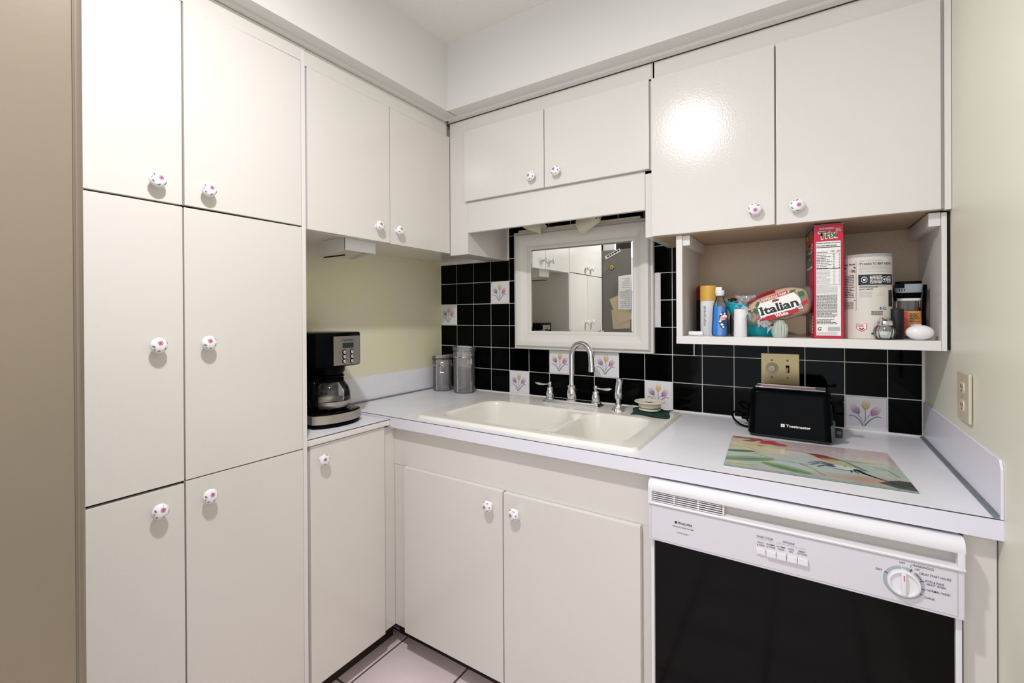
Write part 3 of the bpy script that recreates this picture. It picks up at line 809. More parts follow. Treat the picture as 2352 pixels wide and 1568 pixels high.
# ================================================================== JARS
def clamp_jar(loc, r, h, tilt, name_label, gasket, tilt_ax, latch_ang):
    t = thing('clamp_jar', name_label, 'jar', loc, group=None)
    pr_ = [(0.0, 0.004), (r - 0.004, 0.004), (r - 0.003, 0.007), (r - 0.003, h - 0.022), (r - 0.003, h)]
    po = [(r, h), (r, h - 0.018), (r + 0.002, h - 0.022), (r, h - 0.026), (r, 0.006), (r - 0.004, 0.0), (0, 0)]
    MB().lathe(pr_ + po, seg=48).build('body', 'clear_acrylic', t)
    MB().lathe([(r + 0.001, h - 0.028), (r + 0.0026, h - 0.0275), (r + 0.0026, h - 0.0245), (r + 0.001, h - 0.024)], seg=40).build('wire_band', 'chrome', t)
    Rm = Matrix.Rotation(tilt, 4, tilt_ax)
    mxl = Matrix.Translation((0, 0, h + 0.004)) @ Rm
    mb = MB(); mb.mx = mxl
    mb.lathe([(0, 0.010), (r - 0.010, 0.010), (r - 0.008, 0.018), (r + 0.003, 0.018), (r + 0.004, 0.016), (r + 0.004, 0.004), (r + 0.001, 0.002), (r - 0.006, 0.002), (r - 0.009, 0.006), (0, 0.006)], seg=48)
    mb.build('lid', 'clear_acrylic', t)
    mb = MB(); mb.mx = mxl; mb.lathe([(r - 0.004, -0.002), (r + 0.003, -0.002), (r + 0.0035, 0.001), (r - 0.004, 0.002)], seg=48); mb.build('gasket', gasket, t)
    # wire bail latch
    mb = MB(); mb.mx = Matrix.Rotation(latch_ang, 4, 'Z')
    x_ = r + 0.006
    for s_ in (-1, 1):
        mb.tube([(r + 0.001, s_ * 0.009, h - 0.026), (x_ + 0.008, s_ * 0.010, h - 0.034), (x_ + 0.014, s_ * 0.009, h - 0.060)], 0.0013, 8)
        mb.tube([(x_ + 0.012, s_ * 0.007, h - 0.010), (x_ + 0.002, s_ * 0.008, h - 0.040), (x_ + 0.006, s_ * 0.007, h - 0.058)], 0.0012, 8)
    mb.tube([(x_ + 0.014, -0.009, h - 0.060), (x_ + 0.014, 0.009, h - 0.060)], 0.0013, 8)
    mb.tube([(x_ + 0.012, -0.007, h - 0.010), (x_ + 0.012, 0.007, h - 0.010)], 0.0012, 8)
    mb.build('wire_latch', 'chrome', t)
    mb = MB(); mb.mx = Matrix.Rotation(latch_ang, 4, 'Z')
    mb.tube([(-r - 0.001, -0.012, h - 0.026), (-r - 0.008, -0.011, h - 0.004), (-r - 0.008, 0.011, h - 0.004), (-r - 0.001, 0.012, h - 0.026)], 0.0013, 8)
    mb.build('wire_hinge', 'chrome', t)
    return t
clamp_jar((0.224, -0.085, HC + 0.0005), 0.054, 0.205, 0.07, 'taller clear canister with wire latch and a scoop inside, left of the sink', 'clear_acrylic', 'Y', -0.5)
bpy.context.view_layer.update()
clamp_jar((0.088, -0.092, HC + 0.0005), 0.050, 0.158, -0.13, 'shorter clear canister with brown lid gasket in the counter corner', 'gasket_brown', 'Y', -0.9)
t = thing('coffee_scoop', 'small black coffee scoop lying inside the taller clear canister', 'scoop', (0.232, -0.090, HC + 0.0062))
mb = MB(); mb.tube([(-0.022, -0.030, 0.004), (0.0, -0.018, 0.012), (0.016, -0.006, 0.020)], [0.004, 0.003, 0.004], 8); mb.build('handle', 'black_matte', t)
mb = MB(); mb.lathe([(0.0, 0.0), (0.012, 0.0), (0.0145, 0.004), (0.0145, 0.022), (0.0125, 0.022), (0.012, 0.005), (0.0, 0.004)], (0.020, 0.0, 0.003), seg=20); mb.build('bowl', 'black_matte', t)

# ================================================================== COFFEE MAKER
CMX, CMY = 0.150, -0.845
t = thing('coffee_maker', 'black drip coffee maker with steel button panel in the left niche', 'coffee maker', (CMX, CMY, 0.9045), rotz=-0.06)
def cm_outline(front, back, hw, n=14, bulge=0.035):
    p = [(back, -hw), ]
    for i in range(n + 1):
        s_ = -1 + 2 * i / n
        p.append((front - bulge * abs(s_) ** 2.4, hw * s_ * (1.0 if abs(s_) < 0.99 else 0.985)))
    p.append((back, hw)); return p
MB().poly(cm_outline(0.118, -0.13, 0.100), 0.016, bev=0.004).build('base', 'black_plastic', t)
mb = MB(); mb.poly(cm_outline(0.121, -0.02, 0.1025), 0.030, o=(0, 0, 0.016)); mb.build('steel_band', 'steel', t)
mb = MB(); mb.poly(cm_outline(0.118, -0.13, 0.100), 0.006, o=(0, 0, 0.0455), bev=0.002); mb.cyl((0.030, 0.004, 0.051), 0.072, 0.002, seg=36); mb.build('warming_plate', 'black_plastic', t)
mb = MB(); mb.box((-0.13, -0.098, 0.050), (-0.045, 0.098, 0.220), 0.012, 3); mb.build('tower', 'black_plastic', t)
mb = MB(); mb.poly(cm_outline(0.108, -0.13, 0.098, bulge=0.016), 0.124, o=(0, 0, 0.212), bev=0.007)
mb.lathe([(0.0, 0.0), (0.050, 0.0), (0.058, 0.010), (0.060, 0.034), (0.0, 0.034)], (0.035, -0.004, 0.182), seg=32)
mb.build('brew_head', 'black_plastic', t)
# steel control panel
pn = MB(); PX = 0.1085
pn.box((PX - 0.006, -0.030, 0.2175), (PX + 0.001, 0.080, 0.322), 0.0015)
panel = pn.build('control_panel', 'steel', t)
PD = (0, 1, 0)
mb = MB(); mb.box((PX, 0.006, 0.279), (PX + 0.0022, 0.052, 0.2975), 0.0005); mb.build('display', 'lcd', panel)
for rr_ in range(3):
    for cc in range(2):
        o_ = MB().lathe([(0.0082, 0), (0.0082, 0.002), (0.0068, 0.0022), (0.0066, 0.005), (0.0045, 0.0066), (0, 0.007)], (PX + 0.0004, 0.013 + cc * 0.032, 0.264 - rr_ * 0.0165), axis='x', seg=20).build('button', 'chrome_dull', panel)
        MB().lathe([(0.0085, 0), (0.0085, 0.0024), (0.0068, 0.0024), (0.0068, 0)], (PX + 0.0004, 0.013 + cc * 0.032, 0.264 - rr_ * 0.0165), axis='x', seg=20).build('button_ring', 'black_plastic', panel)
mb = MB(); mb.text('Capresso', (PX + 0.001, 0.029, 0.304), PD, Z, 0.0125, width=0.050, align='CENTER', shear=0.35, off=0.012)
for y_ in (-0.008, 0.063): mb.quad((PX + 0.001, y_, 0.264), PD, Z, -0.0012, -0.0012, 0.0012, 0.0012)
for rr_ in range(3):
    for cc in range(2): mb.quad((PX + 0.001, 0.013 + cc * 0.032, 0.2745 - rr_ * 0.0165), PD, Z, -0.006, -0.0006, 0.006, 0.0006)
mb.build('lettering', 'print_dark', panel, smooth=False)
# carafe
t = thing('carafe', 'glass coffee carafe with black handle standing in the coffee maker', 'carafe', (CMX + 0.034, CMY + 0.001, 0.9578), rotz=-PI / 2 + 0.32)
CAR = [(0.050, 0.0), (0.060, 0.003), (0.069, 0.018), (0.0725, 0.040), (0.0715, 0.062), (0.065, 0.082), (0.054, 0.098), (0.047, 0.106), (0.047, 0.114)]
inner = [(r_ - 0.0022, z_ + (0.002 if z_ < 0.01 else 0)) for r_, z_ in CAR][::-1]
MB().lathe([(0, 0.0)] + CAR + inner + [(0, 0.0022)], seg=44).build('glass_body', 'clear_glass', t)
MB().lathe([(0.0, 0.114), (0.045, 0.114), (0.050, 0.117), (0.052, 0.122), (0.048, 0.128), (0.026, 0.131), (0.0, 0.132)], seg=36).build('lid', 'black_plastic', t)
mb = MB(); mb.lathe([(0.0500, 0.098), (0.0500, 0.114), (0.0475, 0.114), (0.0475, 0.100)], seg=36); mb.build('collar', 'black_plastic', t)
mb = MB()
mb.tube([(0.044, 0, 0.120), (0.070, 0, 0.122), (0.092, 0, 0.112), (0.102, 0, 0.088), (0.102, 0, 0.055), (0.094, 0, 0.026), (0.080, 0, 0.014)], [0.010, 0.011, 0.012, 0.0125, 0.012, 0.011, 0.008], 14, scale=[0.7] * 7)
mb.tube([(0.060, 0, 0.107), (0.076, 0, 0.092), (0.080, 0, 0.066), (0.079, 0, 0.030), (0.080, 0, 0.014)], [0.006, 0.006, 0.006, 0.006, 0.006], 10)
mb.build('handle', 'black_plastic', t)
mb = MB(); mb.lathe([(0.0705, 0.012), (0.0735, 0.020), (0.0740, 0.021), (0.0745, 0.033), (0.0728, 0.034)], seg=44); mb.build('steel_ring', 'steel', t)
mb = MB(); mb.lathe([(0.0, 0.0024), (0.056, 0.0024), (0.064, 0.007), (0.0, 0.007)], seg=36); mb.build('coffee_residue', 'coffee_dark', t)

# ================================================================== TOASTER
t = thing('toaster', 'black long-slot toaster standing behind the painted glass board', 'toaster', (1.606, -0.200, HC + 0.0005), rotz=-0.035)
t.scale = (1.05, 1.06, 0.945)
def toaster_shell(u, v):
    """u along the profile over the top (front foot to back foot), v along the length"""
    L = 0.108
    hw0, hw1 = 0.062, 0.045
    a = u
    if a < 0.36: s_ = a / 0.36; y = -hw0 + (hw0 - hw1 - 0.0) * s_; z = 0.010 + 0.130 * s_
    elif a < 0.5: s_ = (a - 0.36) / 0.14; y = -hw1 + (hw1 - 0.026) * math.sin(s_ * PI / 2); z = 0.140 + 0.018 * (1 - math.cos(s_ * PI / 2)) * 1.0; y = -hw1 + 0.019 * (1 - math.cos(s_ * PI / 2)); z = 0.140 + 0.018 * math.sin(s_ * PI / 2)
    elif a <= 0.5: y, z = -0.026, 0.158
    else: y, z = 0, 0
    return y, z
prof = []
for i in range(8): s_ = i / 7; prof.append((-0.060 + 0.010 * s_, 0.010 + 0.130 * s_))
for i in range(1, 7): a = i / 6 * PI / 2; prof.append((-0.050 + 0.020 * (1 - math.cos(a)), 0.140 + 0.020 * math.sin(a)))
full = prof + [(-y_, z_) for y_, z_ in prof[::-1]]
tb = bmesh.new(); rings = []
NL = 30
for j in range(NL + 1):
    s_ = -1 + 2 * j / NL
    e_ = abs(s_)
    k = 1.0 if e_ < 0.80 else math.sqrt(max(0, 1 - ((e_ - 0.80) / 0.20) ** 2.6)) * 0.30 + 0.70
    x_ = 0.106 * s_
    ring = []
    for y_, z_ in full:
        top_f = (z_ - 0.010) / 0.15
        xs_ = x_ * (1.0 - 0.055 * top_f)
        zz_ = z_ if e_ < 0.86 else 0.010 + (z_ - 0.010) * (1 - 0.10 * ((e_ - 0.86) / 0.14) ** 2)
        ring.append(tb.verts.new((xs_, y_ * k, zz_)))
    rings.append(ring)
for A, B in zip(rings, rings[1:]):
    for k in range(len(full) - 1): tb.faces.new((A[k], A[k + 1], B[k + 1], B[k]))
tb.faces.new(rings[0]); tb.faces.new(rings[-1])
bmesh.ops.recalc_face_normals(tb, faces=tb.faces[:])
mb = MB(); mb._add(tb); mb.build('shell', 'black_plastic', t, angle=50)
mb = MB(); mb.box((-0.100, -0.056, 0.0), (0.100, 0.056, 0.014), 0.006, 2); mb.build('base', 'black_matte', t)
mb = MB(); mb.box((0.094, -0.052, 0.006), (0.1095, 0.050, 0.060), 0.010, 3); mb.build('end_cap', 'grey_plastic', t)
# slot bezel
mb = MB(); 
for a, b in (((-0.088, -0.030, 0.1575), (0.088, -0.024, 0.1625)), ((-0.088, 0.024, 0.1575), (0.088, 0.030, 0.1645)), ((-0.088, -0.030, 0.1575), (-0.076, 0.030, 0.1635)), ((0.062, -0.030, 0.1575), (0.088, 0.030, 0.1635))): mb.box(a, b, 0.002)
mb.build('slot_bezel', 'bezel_grey', t)
MB().box((-0.077, -0.025, 0.1570), (0.063, 0.025, 0.1610)).build('heating_element', 'toast_element', t)
mb = MB(); mb.box((0.100, -0.018, 0.118), (0.128, 0.012, 0.124), 0.0025); mb.box((0.120, -0.018, 0.120), (0.129, 0.012, 0.130), 0.003); mb.build('lever', 'black_plastic', t)
MB().cyl((0.108, -0.016, 0.032), 0.0155, 0.018, axis='x', seg=24, bev=0.003).build('browning_knob', 'black_matte', t)
mb = MB()
fy = -0.0583; sl_ = Vector((0, 0.010, 0.130)).normalized()
o_ = Vector((0.018, -0.0571, 0.042))
mb.text('Toastmaster', o_ + Vector((-0.024, 0, 0)), X, sl_, 0.0115, width=0.059, off=0.022, raise_=0.0008)
mb.build('lettering', 'print_white', t, smooth=False)
mb = MB(); mb.quad(o_ + Vector((-0.037, -0.0012, 0.0)), X, sl_, 0, -0.001, 0.0095, 0.0085); mb.build('logo', 'print_white', t, smooth=False)
mb = MB(); mb.lines(o_ + Vector((-0.0355, -0.0016, 0.0015)), X, sl_, 0.0065, 0.0055, 2, seed=3); mb.build('logo_mark', 'print_grey', t, smooth=False)
# power cord
mb = MB(); cp = []
for i in range(26):
    s_ = i / 25; a = s_ * 5.2
    cp.append((-0.106 - 0.030 - 0.030 * math.cos(a) + 0.010 * s_, 0.045 + 0.006 * math.sin(a * 1.3) + 0.030 * s_, 0.010 + 0.020 * (1 - math.cos(a)) * 0.6 + 0.002))
mb.tube([(-0.098, 0.030, 0.008), (-0.112, 0.036, 0.006), (-0.125, 0.042, 0.005)] + [(-0.140, 0.048, 0.008), (-0.158, 0.058, 0.020), (-0.168, 0.070, 0.036), (-0.160, 0.078, 0.046), (-0.145, 0.082, 0.044), (-0.132, 0.084, 0.034), (-0.126, 0.086, 0.020), (-0.120, 0.090, 0.010), (-0.100, 0.094, 0.006), (-0.070, 0.098, 0.005)], 0.0033, 10)
mb.box((-0.140, 0.070, 0.0225), (-0.118, 0.086, 0.036), 0.004)
mb.build('power_cord', 'black_plastic', t)

# ================================================================== GLASS BOARD WITH HUMMINGBIRD PAINTING
def board_canvas():
    asp = 0.375 / 0.322
    c = Canvas(330, 284, '#c6cbc6', asp)
    n1, n2, n3 = c.noise(0.9, 1), c.noise(1.6, 2), c.noise(3.0, 3)
    c.mix(np.clip((c.V - 0.45) * 1.6 + n1 * 0.3, 0, 1), '#cdb7b8', 0.8)
    c.mix(c.ell(0.50, 0.80, 0.40, 0.22, -15, 0.5) , '#dcab98', 0.45)
    c.mix(c.ell(0.80, 0.86, 0.35, 0.16, 0, 0.35), '#b3a2bf', 0.6)
    c.mix(c.ell(1.12, 0.86, 0.2, 0.2, 0, 0.3), '#c28fa0', 0.55)
    c.mix(c.ell(1.10, 0.60, 0.3, 0.25, 0, 0.4), '#d3c8b0', 0.6)
    c.mix(c.ell(0.62, 0.30, 0.45, 0.25, 0, 0.4), '#b5cccb', 0.75)
    c.mix(c.ell(0.95, 0.28, 0.4, 0.2, 0, 0.4), '#bccbc6', 0.75)
    c.mix(c.ell(1.08, 0.38, 0.2, 0.14, 0, 0.25), '#a9c6b0', 0.5)
    c.mix(c.ell(0.15, 0.70, 0.25, 0.25, 0, 0.3), '#ded2a0', 0.8)
    c.mix(np.clip(n2 * 0.6, 0, 0.5), '#e4e2cf', 0.6)
    c.mix(c.ell(0.62, 0.06, 0.5, 0.06, 0, 0.15), '#a98e74', 0.5)
    c.mix(c.ell(1.00, 0.12, 0.28, 0.09, 4, 0.08), '#c79379', 0.7)
    # cream petals and red flowers, back left
    for x, y, rx, ry, a in ((0.30, 0.66, 0.12, 0.05, -10), (0.22, 0.60, 0.10, 0.04, 20), (0.36, 0.58, 0.09, 0.03, -25), (0.14, 0.80, 0.12, 0.04, 35), (0.10, 0.66, 0.10, 0.03, -30)):
        c.mix(c.ell(x, y, rx, ry, a, 0.03), '#e9dcae', 0.8); c.mix(c.seg([(x - rx * 0.8, y), (x + rx * 0.8, y + 0.01)], 0.003), '#8d8356', 0.5)
    for x, y, rx, ry, a in ((0.20, 0.93, 0.06, 0.05, 0), (0.30, 0.90, 0.07, 0.04, 25), (0.15, 0.86, 0.06, 0.03, 20), (0.37, 0.84, 0.08, 0.05, -20), (0.27, 0.83, 0.05, 0.03, 0), (0.05, 0.95, 0.05, 0.03, 0), (0.24, 0.72, 0.025, 0.015, 0)):
        c.mix(c.ell(x, y, rx, ry, a, 0.015), '#c3203a', 0.95); c.mix(c.ell(x + rx * 0.2, y - ry * 0.2, rx * 0.4, ry * 0.4, a, 0.02), '#e4637a', 0.6)
    c.mix(c.ell(0.13, 0.95, 0.06, 0.03, 10, 0.02), '#4f7a55', 0.8)
    # leaves, front left
    def leaf(p0, p1, wd, body, dark):
        (x0, y0), (x1, y1) = p0, p1; cx_, cy_ = (x0 + x1) / 2, (y0 + y1) / 2
        L = math.hypot(x1 - x0, y1 - y0); a = math.degrees(math.atan2(y1 - y0, x1 - x0))
        c.mix(c.ell(cx_, cy_, L / 2, wd, a, 0.012), body, 0.95)
        c.mix(c.ell(cx_, cy_ - wd * 0.45, L / 2 * 0.9, wd * 0.45, a, 0.03), dark, 0.55)
        c.mix(c.seg([p0, p1], 0.004), '#2e5a45', 0.8)
    leaf((-0.05, 0.16), (0.34, 0.33), 0.070, '#93b088', '#5d8a68')
    leaf((0.26, 0.20), (0.58, 0.06), 0.062, '#86ad78', '#447a5c')
    leaf((-0.04, 0.42), (0.20, 0.50), 0.035, '#4f8b62', '#2c6a50')
    leaf((0.02, 0.05), (0.20, 0.08), 0.05, '#cfd2a0', '#a9b98a')
    c.mix(c.seg([(0.20, 0.44), (0.34, 0.34), (0.52, 0.30), (0.66, 0.34)], 0.005), '#6f6d4c', 0.8)
    c.mix(c.seg([(0.52, 0.30), (0.60, 0.20), (0.66, 0.06)], 0.008, 0.003), '#8c5645', 0.8)
    c.mix(c.seg([(0.0, 0.60), (0.13, 0.62), (0.22, 0.54)], 0.004), '#55603f', 0.7)
    c.mix(c.seg([(1.0, 0.48), (1.08, 0.42), (1.12, 0.28)], 0.005), '#7a6a48', 0.8)
    c.mix(c.seg([(0.86, 0.54), (1.0, 0.48)], 0.003), '#7a6a48', 0.6)
    # dark leaf front right
    c.mix(c.polym([(0.97, 0.08), (1.03, 0.15), (1.10, 0.20), (1.17, 0.20), (1.17, 0.0), (1.06, 0.01)], 0.01), '#4e5554', 0.95)
    c.mix(c.seg([(0.99, 0.085), (1.165, 0.10)], 0.003), '#252b2c', 0.8)
    for k in range(6): c.mix(c.seg([(1.02 + k * 0.025, 0.09), (1.05 + k * 0.025, 0.16)], 0.003), '#2d3434', 0.6)
    # speckles
    r = np.random.default_rng(5)
    for _ in range(80):
        c.mix(c.ell(r.uniform(0.7, 1.15), r.uniform(0.22, 0.95), 0.0035, 0.0030), '#4d5f5a', 0.7)
    # hummingbird: bill, head, throat, body, wing, tail
    c.mix(c.seg([(0.43, 0.71), (0.60, 0.66)], 0.002, 0.005), '#26302c', 1)
    c.mix(c.ell(0.66, 0.635, 0.075, 0.030, -10, 0.01), '#2f5f45', 1)
    c.mix(c.polym([(0.60, 0.655), (0.74, 0.61), (0.80, 0.56), (0.76, 0.50), (0.70, 0.50), (0.65, 0.55)], 0.01), '#c2143a', 1)
    c.mix(c.ell(0.78, 0.47, 0.115, 0.065, -32, 0.05), '#bcbf8a', 0.9)
    c.mix(c.seg([(0.66, 0.655), (0.76, 0.61), (0.84, 0.52), (0.90, 0.40), (0.93, 0.34)], 0.009, 0.015, 0.02), '#3c6b54', 0.85)
    c.mix(c.ell(0.80, 0.35, 0.085, 0.055, -18, 0.02), '#d4e2dc', 0.95)
    c.mix(c.seg([(0.74, 0.30), (0.80, 0.285), (0.87, 0.31)], 0.008), '#2a4646', 0.8)
    for p in (((0.73, 0.40), (0.66, 0.44), (0.575, 0.37)), ((0.73, 0.37), (0.65, 0.40), (0.595, 0.33)), ((0.74, 0.35), (0.68, 0.35), (0.635, 0.29))):
        c.mix(c.seg(list(p), 0.016, 0.006, 0.01), '#3b3a52', 0.9)
    c.mix(c.seg([(0.88, 0.33), (0.92, 0.255), (1.0, 0.17), (1.06, 0.115)], 0.022, 0.003), '#1e2a30', 1)
    for p in (((0.86, 0.30), (0.88, 0.24)), ((0.84, 0.29), (0.84, 0.25))): c.mix(c.seg(list(p), 0.010, 0.004), '#28333c', 0.9)
    c.mix(c.ell(0.815, 0.40, 0.006, 0.010), '#1a1a1a', 1)
    # broad green wing sweeping to the right
    c.mix(c.seg([(0.84, 0.56), (0.96, 0.57), (1.08, 0.60)], 0.030, 0.006, 0.03), '#8fa080', 0.55)
    c.mix(c.seg([(0.84, 0.575), (0.98, 0.585)], 0.006, 0.002), '#3a6a48', 0.7)
    lum = c.c.mean(axis=2, keepdims=True); c.c = (c.c * 0.82 + lum * 0.18) * (1 + 0.05 * np.clip(n3, -1, 1)[..., None])
    return c
t = thing('glass_board', 'rectangular glass board painted with a hummingbird and leaves on the counter', 'cutting board', (1.652, -0.452, HC + 0.0005), rotz=0.052)
MB().box((-0.1875, -0.161, 0.0), (0.1875, 0.161, 0.0035), 0.0012).build('board', 'board_edge', t)
bc = board_canvas()
def bpf(u, v):
    return np.stack([(u - 0.5) * 0.373, (v - 0.5) * 0.320, np.full_like(u, 0.0038)], -1)
me = bc.mesh('painted_picture', bpf); me.materials.append(M['painted_gloss'])
pic = link('painted_picture', me, t)

# ================================================================== MIRROR
mrot = 0.013
t = thing('mirror', 'wall mirror in a wide white moulded frame above the faucet', 'mirror', (0.814, -0.004, 1.139), rot=(0.004, 0, mrot))
mw, mh, fwid = 0.326, 0.552, 0.086
def frame_prof(k):  # distance in from outer edge -> depth
    return [(0.0, 0.0), (0.0, 0.020), (0.003, 0.0235), (0.009, 0.0235), (0.0115, 0.030), (0.018, 0.0375), (0.028, 0.0395), (0.040, 0.0365), (0.052, 0.030), (0.063, 0.0225), (0.070, 0.0185), (0.073, 0.0205), (0.080, 0.0205), (0.084, 0.016), (0.086, 0.011)]
tb = bmesh.new(); rings = []
for d_, y_ in frame_prof(0):
    rings.append([tb.verts.new(p) for p in ((-mw + d_, -y_, d_), (mw - d_, -y_, d_), (mw - d_, -y_, mh - d_), (-mw + d_, -y_, mh - d_))])
for A, B in zip(rings, rings[1:]):
    for k in range(4): tb.faces.new((A[k], A[(k + 1) % 4], B[(k + 1) % 4], B[k]))
tb.faces.new(rings[0][::-1])
bmesh.ops.recalc_face_normals(tb, faces=tb.faces[:])
mb = MB(); mb._add(tb); mb.build('frame', 'mirror_frame_paint', t, angle=30)
mb = MB(); bv = 0.007
gx, gz0, gz1 = mw - 0.0855, 0.0855, mh - 0.0855
tb = bmesh.new()
o4 = [tb.verts.new(p) for p in ((-gx, -0.0114, gz0), (gx, -0.0114, gz0), (gx, -0.0114, gz1), (-gx, -0.0114, gz1))]
i4 = [tb.verts.new(p) for p in ((-gx + bv, -0.0120, gz0 + bv), (gx - bv, -0.0120, gz0 + bv), (gx - bv, -0.0120, gz1 - bv), (-gx + bv, -0.0120, gz1 - bv))]
tb.faces.new(i4)
for k in range(4): tb.faces.new((o4[k], o4[(k + 1) % 4], i4[(k + 1) % 4], i4[k]))
mb = MB(); mb._add(tb); mb.build('glass', 'mirror_glass', t, smooth=False)

# twin spot lamp above mirror
t = thing('spot_light_fixture', 'cream twin spot light with two cone shades above the mirror', 'light fixture', (0.80, -0.004, 1.70))
MB().box((0.512, -0.030, 1.690), (1.090, -0.0005, 1.7015), 0.002).build('wall_plate', 'lamp_enamel', t, world=True)
def cone_shade(tip, mouth, r0, r1):
    a, b = Vector(tip), Vector(mouth); d = b - a; L = d.length; q_ = Vector((0, 0, 1)).rotation_difference(d)
    mb = MB(); mb.lathe([(0, 0), (r0 * 0.7, 0.002), (r0, 0.010), (r0 * 1.15, 0.02), (r1, L), (r1 - 0.002, L), (r0, 0.022), (0, 0.016)], a, mx=q_.to_matrix().to_4x4(), seg=32)
    sh = mb.build('shade', 'lamp_enamel', t, world=True)
    mb = MB()
    for k in (-1, 1):
        mb.lathe([(0, 0), (0.0032, 0.0), (0.0032, 0.0006), (0, 0.0006)], a + d * 0.08 + Vector((0, -r0 * 0.92, k * 0.007)), axis='-y', seg=10)
    mb.build('vent_hole', 'void_black', sh, world=True)
cone_shade((0.590, -0.120, 1.708), (0.682, -0.100, 1.688), 0.016, 0.031)
cone_shade((0.952, -0.120, 1.700), (0.862, -0.100, 1.672), 0.020, 0.034)
mb = MB(); mb.tube([(0.60, -0.110, 1.715), (0.60, -0.05, 1.735), (0.66, -0.02, 1.705)], 0.006, 10); mb.build('arm', 'lamp_enamel', t, world=True)
mb = MB(); mb.tube([(0.94, -0.110, 1.712), (0.94, -0.05, 1.730), (0.90, -0.02, 1.70)], 0.006, 10)
mb.build('arm', 'lamp_enamel', t, world=True)

# ================================================================== SWITCH PLATE, OUTLET
t = thing('switch_plate', 'brass double switch plate with dimmer knob and toggle above the toaster', 'light switch', (1.572, -0.003, 1.104))
MB().box((-0.058, -0.005, -0.0545), (0.058, 0.0, 0.0545), 0.0022, 2).build('plate', 'brass_plate', t)
MB().lathe([(0.0195, 0.0), (0.0195, 0.004), (0.0185, 0.008), (0.0165, 0.0095), (0.0140, 0.0085), (0.0130, 0.014), (0.0105, 0.0175), (0, 0.0185)], (-0.024, -0.005, 0.002), axis='-y', seg=32).build('dimmer_knob', 'ivory', t)
MB().box((0.0175, -0.0056, -0.0125), (0.0285, -0.0045, 0.0135)).build('toggle_slot', 'void_black', t)
mb = MB(); mb.tube([(0.022, -0.004, 0.003), (0.0215, -0.010, -0.003), (0.0210, -0.016, -0.0085)], [0.004, 0.0038, 0.0032], 10); mb.build('toggle', 'ivory', t)
for x_ in (-0.024, 0.023):
    for z_ in (-0.030, 0.0305):
        sc_ = MB().lathe([(0, 0.0014), (0.0025, 0.0012), (0.0034, 0.0)], (x_, -0.005, z_), axis='-y', seg=14).build('screw', 'brass_screw', t)
        a = random.uniform(0, PI)
        mb = MB(); d_ = Vector((math.cos(a), 0, math.sin(a))); n_ = Vector((-math.sin(a), 0, math.cos(a)))
        mb.pquad((x_, -0.0065, z_), X, Z, [(d_.x * 0.003 + n_.x * 0.0005, d_.z * 0.003 + n_.z * 0.0005), (-d_.x * 0.003 + n_.x * 0.0005, -d_.z * 0.003 + n_.z * 0.0005), (-d_.x * 0.003 - n_.x * 0.0005, -d_.z * 0.003 - n_.z * 0.0005), (d_.x * 0.003 - n_.x * 0.0005, d_.z * 0.003 - n_.z * 0.0005)])
        mb.build('slot', 'void_black', sc_, smooth=False)
t = thing('wall_outlet', 'almond double power outlet on the right wall above the backsplash', 'outlet', (W - 0.001, -0.453, 1.108))
YN = (0, -1, 0)
mb = MB(); mb.box((-0.007, -0.0465, -0.0555), (0.0, 0.0465, 0.0555), 0.004, 2); mb.build('plate', 'almond', t)
for k in (-1, 1):
    mb = MB(); c_ = k * 0.0205
    mb.poly([(0.016 * math.cos(a_), c_ + max(-0.0125, min(0.0125, 0.0165 * math.sin(a_)))) for a_ in [2 * PI * i / 28 for i in range(28)]], 0.0018, o=(-0.0068, 0, 0), xd=YN, yd=Z)
    so_ = mb.build('socket', 'ivory', t)
    mb = MB()
    for y_ in (-0.0062, 0.0062): mb.box((-0.0092, y_ - 0.0008, c_ - 0.001), (-0.0084, y_ + 0.0008, c_ + 0.0075))
    mb.lathe([(0, 0), (0.0024, 0), (0.0024, 0.0006), (0, 0.0006)], (-0.0086, 0, c_ - 0.0065), axis='-x', seg=12); mb.build('slots', 'void_black', so_)
MB().lathe([(0, 0.0012), (0.0024, 0.001), (0.003, 0)], (-0.007, 0, 0), axis='-x', seg=12).build('screw', 'chrome_dull', t)

# ================================================================== DISHWASHER
t = thing('dishwasher', 'white dishwasher with black front panel and push buttons, right of sink cabinet', 'dishwasher', (1.60, -0.33, 0))
x0, x1 = 1.3065, 1.8970
MB().box((x0 + 0.002, -0.665, 0.0), (x1 - 0.002, -0.04, 0.866)).build('tub', 'appliance_white', t, world=True, smooth=False)
MB().box((x0 + 0.002, -0.672, 0.10), (x1 - 0.002, -0.6655, 0.710)).build('door', 'appliance_white', t, world=True, smooth=False)
MB().box((x0 + 0.0095, -0.6765, 0.115), (x1 - 0.0105, -0.6725, 0.7125), 0.001).build('front_panel', 'dw_black', t, world=True)
MB().box((x0 + 0.001, -0.684, 0.10), (x0 + 0.0092, -0.672, 0.7125), 0.001).build('edge_trim', 'appliance_white', t, world=True)
MB().box((x1 - 0.0102, -0.684, 0.10), (x1 - 0.001, -0.672, 0.7125), 0.001).build('edge_trim', 'appliance_white', t, world=True)
MB().box((x0 + 0.01, -0.60, 0.0), (x1 - 0.01, -0.595, 0.10)).build('kick_plate', 'black_matte', t, world=True)
YF = -0.701
con = MB().box((x0, YF, 0.7145), (x1, -0.665, 0.8075), 0.003, 2).build('control_console', 'console_white', t, world=True)
